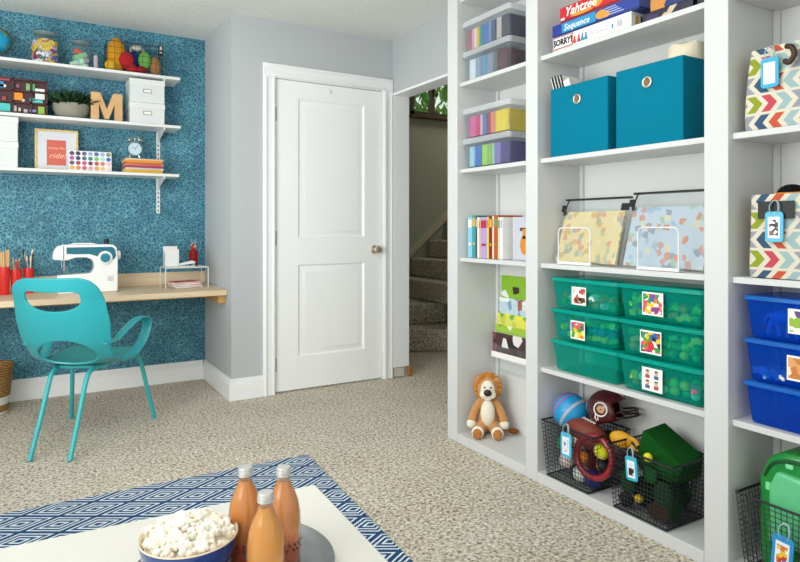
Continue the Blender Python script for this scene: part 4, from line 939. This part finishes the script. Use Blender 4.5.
fbin(1.955, 1.650, .286, 'teal fabric bin with white folders sticking out of it'); fbin(1.612, 1.330, .289, 'teal fabric bin holding a cream canvas bag')
for k in range(4):
    t = thing('white_folder', 'white folder with black edge leaning out of the left teal bin', 'folder', (1.93, 1.866-.017*k, S3+.012), F90, 'white folders in the teal bin'); t.rotation_euler = (R(0), R(-18), F90)
    b = B(); box(b, -.005, .005, 0, .12, 0, .35); obj('folder_body', b, PAPER, t)
    b = B(); box(b, .0005, .0075, -.0025, .0, 0, .351); obj('black_edge', b, BLACK, t)
t = thing('white_card', 'wide white card leaning at the end of the white folders', 'card', (1.93, 1.800, S3+.02), F90); t.rotation_euler = (0, R(-18), F90)
b = B(); box(b, -.02, .022, 0, .003, 0, .315); obj('card_sheet', b, M('#f0efec', .6), t)
b = B(); L = []
for k, (w_, z) in enumerate(((.05, .06), (.07, .16), (.068, .26), (.06, .31), (.045, .335), (.052, .345))):
    L.append([(w_*math.cos(a*PI/12)*(1+.06*math.sin(a*2.1+k)), .065*math.sin(a*PI/12)*(1+.05*math.cos(a*1.7+k)), z+.004*math.sin(a*1.3)) for a in range(24)])
loft(b, L, ang_ if False else (True, True)); tag(obj('canvas_bag', b, M('#e6dcc4', .95, var=.06, scale=30, bump=.4, bs=60), loc=(2.03, 1.405, S3+.01)), 'cream canvas bag bulging out of the right teal bin', 'bag')
b = B(); tube(b, smooth_pts([(.03, 0, 0), (.012, 0, .02), (-.012, 0, .022), (-.03, 0, 0)], 5), .004, 8); tag(obj('wooden_ring_handle', b, M('#c9a578', .6), loc=(1.98, 1.515, S3+.286), rot=(0, 0, F90)), 'tan curved handle peeking over the front rim of the right teal bin', 'handle')

# --- zip pouches and wire bookends
def pouch(y0, y1, h, x, cols, base, seed, lb, lean=16, zipper=True):
    t = thing('zip_pouch', lb, 'pouch', (x, (y0+y1)/2, S2+.004), F90, 'clear zip pouches'); t.rotation_euler = (R(-lean), 0, F90); w_ = y0-y1
    b = B(); box(b, -w_/2+.014, w_/2-.016, .004, .016, .006, h*.80); obj('insert_board', b, m_picture(cols, 50, base, .32, seed), t, bevel=.001)
    b = B(); L = []
    for f, dp in ((0, .006), (.08, .026), (.35, .03), (.7, .02), (1, .004)): L.append([(-w_/2, .010-dp/2, f*h), (w_/2, .010-dp/2, f*h), (w_/2, .010+dp/2, f*h), (-w_/2, .010+dp/2, f*h)])
    loft(b, L); obj('vinyl', b, clear('#f6f9fa', .08, .06, '#ffffff'), t)
    b = B(); box(b, -w_/2, w_/2, .004, .016, h-.004, h+.002); z_ = obj('zipper', b, BLACK, t)
    b = B(); tube(b, smooth_pts([(-w_/2+.028, .0, h), (-w_/2+.026, -.006, h-.03), (-w_/2+.024, -.008, h-.06)], 4), .003, 8); ball(b, (-w_/2+.024, -.009, h-.065), .0075, 10, 8, (1, .6, 1.7)); obj('zip_pull', b, BLACK, z_)
    for q0, q1 in ((w_/2-.034, w_/2+.002), (-w_/2-.006, -w_/2+.014)):
        b = B(); box(b, q0, q1, -.002, .003, h-.056, h-.028); obj('corner_tab', b, BLACK, t)
    return t
pouch(1.992, 1.645, .282, 1.952, ['#c9a86a', '#b3b78f', '#cf9a7a', '#9fa89a', '#e0cf9c'], '#dcc992', 1, 'clear zip pouch with a yellow play board inside')
pouch(1.636, 1.275, .295, 1.950, ['#9ab4c8', '#c0978c', '#a3b8a0', '#d0c9a8', '#8b99aa', '#c88a6c'], '#b7c5cf', 5, 'clear zip pouch with a pale blue printed sheet inside')
def wirend(y0, y1, h, lb):
    t = thing('wire_bookend', lb, 'bookend', (1.905, (y0+y1)/2, S2+.001), F90, 'white wire bookends'); w_ = y0-y1; r = .018
    P = [(-w_/2, 0, .004), (-w_/2, 0, h-r), (-w_/2+r*.3, 0, h-r*.3), (-w_/2+r, 0, h), (w_/2-r, 0, h), (w_/2-r*.3, 0, h-r*.3), (w_/2, 0, h-r), (w_/2, 0, .004)]
    b = B(); tube(b, P, .0028, 10); obj('wire_loop', b, WHITE, t)
    b = B(); box(b, -w_/2-.004, w_/2+.004, -.003, .05, 0, .0025); box(b, -w_/2-.004, w_/2+.004, -.004, .003, 0, .012); obj('base_plate', b, WHITE, t, bevel=.001)
wirend(1.908, 1.737, .15, 'white wire bookend before the yellow pouch'); wirend(1.512, 1.347, .152, 'white wire bookend before the pale blue pouch')

# --- teal plastic bins and toys
TB = clear('#cdf6f1', .20, .12, '#00c0aa'); TL = clear('#a8ece5', .5, .15, '#04c4b0')
def label_card(t, x, z, w_, h, mat, y=-.001, tilt=0):
    b = B(); box(b, -w_/2, w_/2, -.001, 0, -h/2, h/2); c = obj('label_card', b, M('#f6f6f4', .5, var=.01), t, (x, y, z), (tilt, 0, 0))
    b = B(); box(b, -w_/2+.004, w_/2-.004, -.0016, -.001, -h/2+.006, h/2-.006); obj('card_picture', b, mat, c)
toycols = {'green': '#3f9a3a', 'lime': '#9ccc2c', 'yellow': '#e8c62c', 'orange': '#e07a28', 'purple': '#6a4a9a', 'blue': '#2a5ab0', 'red': '#c8302a', 'white': '#dfe8e0', 'pink': '#c86a8a'}
def brick_mesh(kind, cn):
    b = B()
    if kind == 0:
        box(b, -.016, .016, -.010, .010, -.008, .008)
        for q in (-1, 1): lathe(b, [(.001, .008), (.005, .008), (.005, .011), (.001, .011)], 10, 0, q*.008)
        o = obj('toy_brick', b, M(toycols[cn], .35), bevel=.0008)
    elif kind == 1:
        ball(b, (0, 0, 0), .015, 16, 10); o = obj('toy_ball', b, M(toycols[cn], .35))
    else:
        prism(b, [(-.022, -.008), (.022, -.008), (.022, .002), (.012, .003), (.006, .012), (-.012, .012), (-.016, .003), (-.022, .002)], -.010, .010)
        for qx in (-.013, .013):
            for qy in (-.011, .011): ball(b, (qx, qy, -.008), .006, 10, 6, (1, .4, 1))
        o = obj('toy_car', b, M(toycols[cn], .35))
    return o
tproto = {}
def toys(yc, z, n, cols, where, grp, seed, w_=.29, d=.14, h=.07, x0=1.93, kinds=(0, 0, 1, 2)):
    rr = random.Random(seed)
    nx = 7; k = 0
    for k in range(n):
        lay = k//14; i = k % 14; cn = rr.choice(cols); kd = rr.choice(kinds); key = (kd, cn)
        if key in tproto:
            o = tproto[key].copy(); C.objects.link(o)
        else: o = brick_mesh(kd, cn); tproto[key] = o
        xx = -w_/2+.022+(i % 7)*(w_-.044)/6+rr.uniform(-.004, .004); yy = (i//7)*.06+rr.uniform(0, .012)
        o.location = (x0+yy, yc-xx, z+.020+lay*.027); o.rotation_euler = (rr.uniform(-.4, .4), rr.uniform(-.4, .4), rr.uniform(0, 6))
        s_ = rr.uniform(.95, 1.25); o.scale = (s_,)*3
        tag(o, '%s %s %s' % (cn, ('toy brick', 'toy ball', 'toy car')[kd], where), ('toy brick', 'toy ball', 'toy car')[kd], grp)
def tbin(y, z, lb, h=.1285, w_=.355):
    t = thing('teal_plastic_bin', lb, 'bin', (1.897, y, z), F90, 'teal plastic bins'); return tub(t, w_, .215, h, .011, .012, TB, TL, .016)
L1 = ['teal plastic bin with a white portrait card, on top of the left teal stack', 'teal plastic bin with a bright toy card, in the middle of the left teal stack', 'empty teal plastic bin at the bottom of the left teal stack']
L2 = ['teal plastic bin with a multicoloured block card, on top of the right teal stack', 'teal plastic bin with a red, yellow and blue toy card, middle of right stack', 'teal plastic bin with a white four-picture card, bottom of the right teal stack']
YL, YR = 1.775, 1.426
skin = ['#5a3a2a', '#e0b090', '#2a1e1a', '#c0504a', '#f0e6da']; multi = ['#e8c62c', '#d8322a', '#e07a28', '#2a6ab0', '#8a3a8a', '#3f9a3a', '#f2f2ee', '#e84a6a']
zz = [S1+.261, S1+.1305, S1+.0]
for k in range(3):
    t = tbin(YL, zz[k], L1[k])
    if k == 0: label_card(t, -.012, .062, .075, .072, m_picture(skin, 60, '#f6f6f4', .5, 3))
    if k == 1: label_card(t, -.018, .055, .075, .074, m_picture(multi, 60, '#f0e6a0', .9, 4))
    t = tbin(YR, zz[k]+.0005*(1-k), L2[k])
    if k == 0: label_card(t, -.017, .066, .086, .082, m_picture(multi, 65, '#f6f6f4', .9, 5))
    if k == 1: label_card(t, -.025, .060, .088, .082, m_picture(multi, 65, '#202020', .9, 6))
    if k == 2:
        label_card(t, -.019, .060, .084, .082, M('#f2f1ee', .5), tilt=0)
        c = [o for o in C.objects if o.name.startswith('label_card')][-1]
        b = B()
        for qx in (-.018, .018):
            for qz in (-.018, .018):
                box(b, qx-.009, qx+.009, -.0024, -.0016, qz-.014, qz-.002, 1 if qx*qz > 0 else 2); ball(b, (qx, -.002, qz+.006), .008, 12, 8, (.85, .1, 1), 0); ball(b, (qx, -.002, qz+.011), .008, 12, 8, (.95, .08, .6), 3)
        obj('small_portraits', b, [M('#e0b090', .6), M('#4a6a8a', .6), M('#b8504a', .6), M('#4a2e20', .6)], c)
toys(YL, zz[0]+.008, 28, ['green', 'green', 'white', 'orange', 'lime'], 'in the top left teal bin', 'toys in the top left teal bin', 1)
toys(YL, zz[1]+.008, 36, ['blue', 'blue', 'purple', 'lime', 'yellow', 'green'], 'in the middle left teal bin', 'toys in the middle left teal bin', 2)
toys(YR, zz[0]+.008, 32, ['purple', 'yellow', 'lime', 'green', 'green', 'orange'], 'in the top right teal bin', 'toys in the top right teal bin', 3)
toys(YR, zz[1]+.008, 36, ['green', 'orange', 'lime', 'yellow', 'green', 'green'], 'in the middle right teal bin', 'toys in the middle right teal bin', 4)
toys(YR, zz[2]+.008, 28, ['white', 'yellow', 'pink', 'lime', 'orange', 'green'], 'in the bottom right teal bin', 'toys in the bottom right teal bin', 5, kinds=(1, 1, 2))

# --- wire baskets on the bookcase floor
BK = M('#24262b', .45, .3)
def fbasket(x, y, lb, w_=.278, d=.215, h=.225):
    t = thing('wire_basket', lb, 'basket', (x, y, S0+.003), F90, 'black wire baskets'); wire_basket(t, w_, d, h, w_-.055, d-.008, .0165, .0013, BK, .004); return t
def htag(loc, lb, colh='#35b4cc', strap='#b9dfe2', rot=(0, 0, F90), pic=None, s=1):
    t = thing('luggage_tag', lb, 'tag', loc, F90, 'blue luggage tags'); t.rotation_euler = rot
    b = B(); loft(b, [[(x*s, -.002*s, z*s) for x, z, _ in rrect(.050, .085, .010, 0, 4)], [(x*s, .002*s, z*s) for x, z, _ in rrect(.050, .085, .010, 0, 4)]]) if False else None
    b = B(); rr = [(p[0]*s, p[1]*s) for p in rrect(.050, .086, .010, 0, 4)]; prism(b, rr, -.002, .002); obj('tag_frame', b, M(colh, .35), t, bevel=.001)
    b = B(); box(b, -.016*s, .016*s, -.0032, -.0018, -.032*s, .028*s); iv = obj('tag_insert', b, M('#f2f4f6', .4), t)
    if pic:
        b = B(); box(b, -.012*s, .012*s, -.0038, -.0031, -.024*s, .020*s); obj('insert_picture', b, pic, iv)
    b = B(); P = smooth_pts([(-.008*s, -.001, .036*s), (-.012*s, -.004, .055*s), (-.004*s, .0, .072*s), (.008*s, .0, .072*s), (.014*s, -.004, .055*s), (.010*s, -.001, .036*s)], 5); tube(b, P, .0032*s, 8, flat=(1, .5)); obj('strap', b, clear(strap, .6, .2, strap), t)
    return t
XBK = 1.874
fbasket(XBK, 1.835, 'black wire basket of sports balls on the bookcase floor')
fbasket(XBK, 1.486, 'black wire basket of green dress-up cloth nearest the wide post')
htag((XBK-.006, 1.828, S0+.165), 'blue luggage tag hanging on the sports ball basket', pic=m_picture(['#c03a3a', '#e8e8f0', '#3a70b0'], 70, '#dfe8f4', .6, 8), colh='#4ab8d8', s=1.15)
htag((XBK-.006, 1.510, S0+.175), 'blue luggage tag hanging on the green cloth basket', pic=m_picture(['#8a4a3a', '#1a2030', '#e0b090'], 80, '#dfe8f4', .6, 9), rot=(0, R(-5), F90), colh='#2fb3cc')
# balls: pale blue ball
fz = S0+.006
def place(o, loc, rot, lb, cat, grp=None): o.location = loc; o.rotation_euler = rot; return tag(o, lb, cat, grp)
t = thing('play_ball', 'blue ball with pink rings and a grey band sticking out of the basket', 'ball', (1.985, 1.938, fz+.255)); t.scale = (.87,)*3; t.rotation_euler = (R(-58), R(-12), 0)
b = B(); ball(b, (0, 0, 0), .088, 36, 24); obj('ball_body', b, M('#1f95cf', .35), t)
for rr, z, w_, h, nm in ((.0885, -.022, .007, '#aab6c4', 'grey_band'), (.0885, .036, .003, '#e0407a', 'pink_band'), (.0885, .062, .003, '#e0407a', 'pink_band')):
    b = B(); r0 = math.sqrt(max(.0001, .0885**2-z*z)); tube(b, [(r0*math.cos(a*PI/20), r0*math.sin(a*PI/20), z) for a in range(40)], w_, 8, closed=True, flat=(.18, 1) if False else (1, 1)) if False else None
    b = B(); za, zb = z-w_, z+w_; ra = math.sqrt(.0892**2-za*za); rb = math.sqrt(.0892**2-zb*zb); lathe(b, [(ra-.003, za), (ra, za), (math.sqrt(.0895**2-z*z), z), (rb, zb), (rb-.003, zb)], 40, cap=(False, False)); obj(nm, b, M(h, .4), t)
# football
t = thing('football', 'brown toy football lying between blue ball and helmet', 'football', (1.955, 1.80, fz+.198)); t.rotation_euler = (0, R(12), R(-80))
b = B(); lathe(b, [(.001, -.105), (.02, -.092), (.038, -.066), (.052, -.033), (.057, 0), (.052, .033), (.038, .066), (.02, .092), (.001, .105)], 28); bmesh.ops.rotate(b, verts=b.verts, matrix=Matrix.Rotation(R(90), 3, 'Y')); obj('leather_body', b, M('#7a3424', .6, bump=.5, bs=300), t)
b = B()
box(b, -.03, .03, -.0015, .0015, .0565, .059)
for k in range(5): box(b, -.026+k*.013-.0012, -.026+k*.013+.0012, -.010, .010, .056, .0595)
obj('laces', b, PAPER, t)
# helmet
t = thing('football_helmet', 'maroon toy football helmet with a round crest and white stripe', 'helmet', (2.03, 1.776, fz+.296)); t.rotation_euler = (R(-18), R(6), R(28))
b = B(); ball(b, (0, 0, 0), .084, 40, 28, (.86, 1.0, .95))
kill_ = [v for v in b.verts if (v.co.z < -.045) or (v.co.y < -.045 and v.co.z < .018)]; bmesh.ops.delete(b, geom=kill_, context='VERTS')
obj('helmet_shell', b, M('#4a1216', .22, coat=.6), t, solid=.004)
for x_, h in ((0, '#e8b030'), (-.011, '#f2efe8'), (.011, '#f2efe8')):
    b = B(); P = [(x_, -.0855*math.cos(R(a)), .0815*math.sin(R(a))) for a in range(30, 171, 7)]; tube(b, P, .0045 if x_ else .0035, 6, flat=(1, .3)); obj('helmet_stripe', b, M(h, .4), t)
def on_helmet(pts, side, off):
    return [Vector((side*(.0722*math.sqrt(max(.02, 1-(y/.084)**2-(z/.0798)**2))+off), y, z)) for y, z in pts]
for side in (-1, 1):
    b = B(); tube(b, on_helmet([(.012+.026*math.cos(a*PI/12), .012+.026*math.sin(a*PI/12)) for a in range(24)], side, .0015), .003, 6, closed=True); em = obj('crest_ring', b, M('#f2efe8', .4), t)
    b = B()
    pl = on_helmet([(.000, .022), (.014, .028), (.026, .018), (.022, .004), (.010, -.004), (.0, .0), (-.006, .010)], side, .0012)
    vs = [b.verts.new(p) for p in pl]; f = b.faces.new(vs); e = bmesh.ops.extrude_face_region(b, geom=[f]); 
    for v in e['geom']:
        if isinstance(v, bmesh.types.BMVert): v.co.x += side*.002
    obj('crest_profile', b, M('#c98a5a', .5), em)
    b = B(); tube(b, on_helmet([(.036, -.002), (.044, -.016), (.040, -.028)], side, .0012), .0035, 6); tube(b, on_helmet([(.030, -.012), (.034, -.026)], side, .0012), .003, 6); obj('crest_feathers', b, M('#f2efe8', .4), em)
b = B()
for z in (-.012, -.034): tube(b, smooth_pts([(-.062, -.045, z), (-.045, -.095, z-.004), (0, -.115, z-.006), (.045, -.095, z-.004), (.062, -.045, z)], 5), .004, 8)
for x_ in (-.02, .02): tube(b, [(x_, -.108, -.016), (x_, -.105, -.045)], .0035, 8)
obj('face_guard', b, M('#2a1618', .4), t)
# ring, balls
b = B(); tube(b, [(.078*math.cos(a*PI/22), 0, .078*math.sin(a*PI/22)) for a in range(44)], .013, 14, closed=True); tag(obj('toss_ring', b, M('#8f1420', .28, coat=.4), loc=(1.912, 1.745, fz+.135), rot=(R(-8), 0, R(-80))), 'dark red plastic toss ring standing in the sports basket', 'ring')
def sball(x, y, z, r, mats, lb, name='ball', band=None):
    t = thing(name, lb, 'ball', (x, y, z), 0, 'balls in the sports basket'); b = B(); ball(b, (0, 0, 0), r, 24, 16); obj('ball_surface', b, mats, t)
    if band:
        b = B(); tube(b, [(r*1.005*math.cos(a*PI/16), r*1.005*math.sin(a*PI/16)*.5, r*1.005*math.sin(a*PI/16)*.866) for a in range(32)], .0015, 6, closed=True); obj('seam', b, M(band, .5), t)
sball(1.945, 1.735, fz+.155, .031, M('#d8dc2c', .95, bump=.6, bs=400), 'yellow tennis ball inside the dark red ring', 'tennis_ball', '#f2f2ee')
sball(1.925, 1.835, fz+.170, .032, M('#ece8e2', .5, bump=.3, bs=150), 'white ball just inside the front of the sports basket', 'ball', '#a8a49c')
sball(1.93, 1.827, fz+.105, .031, M('#e88a1c', .6), 'orange ball under the white one', 'ball', '#a85a10')
sball(1.925, 1.822, fz+.042, .034, M('#dfe4dc', .5), 'white and grey ball low in the sports basket', 'ball', '#3f8a4a')
sball(1.925, 1.915, fz+.135, .033, M('#2f9a4a', .5), 'green ball beneath the blue play ball', 'ball', '#1f6a3a')
sball(1.93, 1.905, fz+.068, .032, M('#e6e2de', .5), 'off-white ball at the left of the sports basket', 'ball', '#c03a5a')
sball(1.945, 1.875, fz+.030, .029, M('#23242a', .5), 'black ball on the basket bottom', 'ball', '#555')if False else sball(1.945, 1.868, fz+.030, .029, M('#23242a', .5), 'black ball on the basket bottom', 'ball', '#555555')
sball(1.935, 1.770, fz+.036, .035, M('#1c2a78', .45), 'navy blue ball on the basket bottom', 'ball', '#3a4ab0')
sball(1.995, 1.765, fz+.075, .04, M('#2a2226', .5), 'dark brown ball behind the ring', 'ball', '#c8a03a')
sball(2.03, 1.86, fz+.06, .05, M('#a8262a', .45), 'red ball at the back of the basket', 'ball', '#e8e0d8')
sball(2.04, 1.93, fz+.055, .045, M('#3aa0c8', .45), 'sky blue ball in the back left corner of the basket', 'ball', '#e8e0d8')
sball(2.055, 1.80, fz+.150, .050, M('#3a2a24', .6), 'large dark brown ball under the maroon helmet', 'ball', '#8a6a4a')
sball(2.04, 1.715, fz+.155, .046, M('#20242c', .5), 'large black ball under the back of the helmet', 'ball', '#c8a03a')
sball(1.985, 1.690, fz+.150, .036, M('#4a1a1c', .5), 'small maroon ball beneath the yellow glove', 'ball', '#c8a03a')
t = thing('toy_glove', 'yellow and black toy glove tucked beside the helmet', 'glove', (1.985, 1.672, fz+.212)); t.rotation_euler = (0, R(10), R(-65))
b = B(); ball(b, (0, 0, 0), .036, 20, 14, (1.3, .6, .9)); obj('glove_palm', b, M('#e0a41c', .6), t)
for k in range(4):
    b = B(); P = smooth_pts([(.02, 0, .018-.012*k), (.05, -.006, .016-.013*k), (.066, -.014, .004-.013*k)], 4); tube(b, P, .0085, 10); obj('glove_finger', b, M('#2a2320' if k % 2 else '#e0a41c', .6), t)
# green cloth box in basket B
def cloth(poly_fn, name, col, lb, cat, loc, grp=None, n=26, m=20, th=.003):
    b = B(); g_ = [[b.verts.new(poly_fn(i/n, j/m)) for j in range(m+1)] for i in range(n+1)]
    for i in range(n):
        for j in range(m): b.faces.new((g_[i][j], g_[i+1][j], g_[i+1][j+1], g_[i][j+1]))
    return tag(obj(name, b, col, loc=loc, ang=180, solid=th), lb, cat, grp)
G1 = M('#14501c', .8, var=.2, scale=20, bump=.3, bs=200); G2 = M('#1c3a22', .9, var=.2, scale=20)
b = B()
P0 = [(-.085, .03, .17), (.10, .02, .205), (.085, .13, .195), (-.06, .14, .16)]
L = [[(-.06, .04, .12), (.09, .04, .12), (.10, .16, .12), (-.06, .16, .12)], [(-.08, .035, .15), (.115, .02, .165), (.11, .165, .19), (-.06, .165, .175)], [(-.06, .05, .268), (.113, .04, .188), (.11, .165, .205), (-.045, .16, .285)]]
loft(b, L); 
tag(obj('dress_up_hat', b, M('#0c4a15', .85, var=.15, scale=20, bump=.3, bs=200), loc=(1.90, 1.490, fz+.022), rot=(0, 0, F90), bevel=.008, seg=3), 'peaked dark green felt hat filling the right wire basket', 'hat')
sball_g = 'dress-up balls in the green basket'
for (x, y, z, r, h, lb) in ((1.898, 1.485, .118+.100, .016, '#e0d81c', 'yellow pompom on the green felt hat'), (1.893, 1.52, .06, .015, '#d8b41c', 'amber yellow button ball low in the green cloth basket'), (1.898, 1.548, .205, .020, '#3a2418', 'dark brown knob at the rim of the green cloth basket')):
    b = B(); ball(b, (0, 0, 0), r, 18, 12); tag(obj('pompom', b, M(h, .6, bump=.4, bs=300), loc=(x, y, fz+z)), lb, 'pompom')
for k, (x, y, z, s_, h, lb) in enumerate(((1.905, 1.575, .10, (.030, .02, .05), '#1a4426', 'dark green felt scrap at the left of the right basket'), (1.906, 1.585, .03, (.028, .02, .026), '#221e26', 'black felt scrap at the bottom left of the right basket'), (1.905, 1.43, .10, (.04, .012, .05), '#173c1e', 'forest green felt scrap at the front of the right basket'), (1.905, 1.445, .035, (.05, .012, .03), '#3a2a20', 'brown felt scrap at the bottom of the right basket'), (1.96, 1.55, .06, (.05, .03, .055), '#10240f', 'blackish green felt scrap behind the left ones in the right basket'), (1.97, 1.45, .07, (.06, .03, .06), '#0f2e18', 'deep green felt heap in the middle of the right basket'), (2.04, 1.50, .08, (.09, .025, .07), '#143a1c', 'green felt heap at the back of the right basket'), (1.915, 1.49, .15, (.03, .014, .03), '#1d5a28', 'mid green felt scrap under the yellow pompom'), (1.93, 1.40, .06, (.018, .03, .05), '#123018', 'green felt scrap at the right corner of the right basket'))):
    b = B(); ball(b, (0, 0, 0), 1, 16, 12, (s_[1], s_[0], s_[2]))
    for v in b.verts: v.co += noise.noise_vector(v.co*40)*.008
    tag(obj('felt_scrap', b, M(h, .9), loc=(x, y, fz+z)), lb, 'felt', 'felt scraps in the right basket')

# --- bay 3
def cbin(y0, y1, z, h, flip, lb, shear=.0):
    t = thing('chevron_fabric_bin', lb, 'fabric bin', (1.905, (y0+y1)/2, z+.001), F90, 'chevron fabric bins'); w_ = y0-y1; d = .22
    b = B(); L = [rrect(w_+.0, d, .02, 0, 4, 0, d/2), rrect(w_+.012, d+.006, .022, .012, 4, 0, d/2), rrect(w_, d, .02, h*.6, 4, 0, d/2), rrect(w_-.03*shear, d-.005, .02, h, 4, 0, d/2), rrect(w_-.01-.03*shear, d-.015, .016, h, 4, 0, d/2), rrect(w_-.012, d-.015, .016, .01, 4, 0, d/2)]
    loft(b, L); obj('bin_body', b, m_chevron(flip), t, sub=1, bevel=.002); return t
cbin(1.122, .80, S3, .245, .01, 'chevron patterned fabric bin on the shelf above, with white-insert tag', 1)
cbin(1.108, .80, S2, .252, .03, 'chevron patterned fabric bin holding black gear, on the middle shelf')
htag((1.892, 1.035, S3+.165), 'blue luggage tag with white insert on the upper chevron bin', colh='#38a8d0', s=1.05)
htag((1.892, 1.022, S2+.155), 'blue luggage tag with shoe picture on the lower chevron bin', colh='#4ab4d8', s=1.05, pic=m_picture(['#3a2a26', '#8a5a4a', '#2a3040'], 90, '#f2f4f6', .5, 11))
b = B(); box(b, -.052, .052, -.0015, .001, -.026, .026); tag(obj('label_plate', b, M('#141416', .5), loc=(1.900, 1.022, S2+.205), rot=(0, 0, F90)), 'black label patch behind the tag on the lower chevron bin', 'label')
b = B(); P = smooth_pts([(-.0, -.004, .03), (.018, -.012, .022), (.024, -.01, 0), (.012, -.014, -.02), (-.004, -.006, -.012)], 5); tube(b, P, .008, 10); tag(obj('leather_handle', b, M('#3a2417', .5), loc=(1.893, .985, S3+.20), rot=(0, 0, F90)), 'dark brown leather handle curl beside the tag of the upper chevron bin', 'handle')
for k, (y, z, r, lb) in enumerate(((1.03, .255, .036, 'black knitted cap rising from the lower chevron bin'), (.955, .262, .045, 'black ribbed glove heap right of the cap'))):
    b = B(); ball(b, (0, 0, 0), r, 26, 16, (1, 1.1, .8))
    for v in b.verts: v.co *= 1+.05*math.sin(math.atan2(v.co.y, v.co.x)*9+k)
    tag(obj('knit_cap', b, M('#131316', .95, bump=.8, bs=90), loc=(2.0, y, S2+z)), lb, 'cap')
b = B(); box(b, -.04, .04, 0, .05, 0, .018); tag(obj('orange_cloth', b, M('#e0902a', .8), loc=(1.935, 1.01, S2+.240), rot=(0, 0, F90), bevel=.006), 'orange cloth edge over the rim under the black cap', 'cloth')
BB = clear('#a6d0fa', .27, .12, '#0860d8'); BLD = clear('#8cc4f8', .5, .15, '#2f88ee')
bl3 = ['blue plastic bin with a green toy card, on top of its stack', 'blue plastic bin with an orange toy card, in the middle of its stack', 'plain blue plastic bin without card at the bottom of its stack']
for k in range(3):
    t = thing('blue_plastic_bin', bl3[k], 'bin', (1.895, .948, (S1+.262, S1+.131, S1)[k]), F90, 'blue plastic bins'); tub(t, .350, .215, .1285, .010, .012, BB, BLD, .014)
    if k == 0: label_card(t, -.001, .066, .070, .072, m_picture(['#8fb52a', '#5a3a7a', '#e8e8e0'], 45, '#f6f6f4', .5, 13))
    if k == 1: label_card(t, -.004, .062, .070, .072, m_picture(['#e0a060', '#c87a3a', '#f2e0c0'], 45, '#f6f0e4', .7, 14))
# toy figures in the blue bins
t = thing('toy_horse', 'pale blue toy horse inside the top blue bin', 'toy', (1.93, 1.02, S1+.273), F90)
b = B(); ball(b, (0, 0, .058), .022, 16, 12, (1.7, .8, .85))
for x_, a in ((-.028, -.01), (-.020, .008), (.026, .012), (.020, -.004)): tube(b, [(x_, .004, .05), (x_+a, .002, .025), (x_+a*1.4, .002, .0)], [.008, .006, .005], 8)
tube(b, [(.026, 0, .062), (.042, 0, .085), (.05, 0, .092)], [.012, .009, .008], 10); ball(b, (.058, 0, .088), .009, 12, 8, (1.6, .8, .9)); tube(b, [(-.034, 0, .064), (-.048, 0, .05), (-.052, 0, .03)], [.005, .004, .002], 8)
obj('body', b, M('#8fb4e8', .5), t)
toys(.965, S1+.139, 14, ['white', 'white', 'green'], 'in the middle blue bin', 'toys in the middle blue bin', 8, kinds=(2, 2, 0), w_=.27)
# third basket with a green backpack
fbasket(1.876, .978, 'black wire basket with a green backpack, under the blue bins', w_=.300)
htag((1.866, .985, S0+.105), 'blue luggage tag hanging on the backpack basket', colh='#2a8fd0', s=1.2, rot=(0, R(4), F90), pic=m_picture(['#e07a28', '#c03a2a', '#e8c62c', '#8a5a9a'], 80, '#f2f2f2', .6, 15))
t = thing('green_backpack', 'glossy green toy backpack standing in the third wire basket', 'backpack', (1.903, .982, S0+.006), F90); t.scale = (1, 1, 1.1)
GRN = M('#0f8a34', .3, var=.15, scale=30, coat=.4)
b = B(); prism(b, [(-.095, 0), (.12, 0), (.13, .04), (.13, .26), (.11, .32), (.05, .345), (-.03, .34), (-.08, .31), (-.105, .25), (-.105, .04)], .02, .15); obj('shell', b, GRN, t, bevel=.018, seg=4)
b = B(); prism(b, [(-.068, .09), (.13, .09), (.135, .22), (.125, .275), (-.045, .285), (-.065, .24)], .002, .03); obj('front_pouch', b, M('#5fc58a', .3, var=.15, scale=20, coat=.5), t, bevel=.010, seg=3)
b = B(); tube(b, smooth_pts([(-.085, .018, .26), (-.06, .014, .30), (-.01, .014, .318), (.06, .014, .320)], 5), .004, 8); obj('zipper', b, M('#0a4a20', .5), t)
b = B(); box(b, -.078, -.06, .012, .02, .225, .245); obj('buckle', b, M('#7fe0a0', .3), t)
b = B(); box(b, -.02, 0, .012, .02, .30, .312); obj('buckle', b, M('#7fe0a0', .3), t)
b = B(); ball(b, (.055, .002, .19), .014, 14, 8, (1.3, .3, .7)); obj('orange_badge', b, M('#e8a020', .4), t)

# settle the basket contents into their baskets
for o in C.objects:
    if o.parent is None and o.get('category') in ('ball', 'helmet', 'glove', 'hat', 'felt', 'pompom') or (o.parent is None and o.name.startswith('toss_ring')):
        o.location.y -= .021
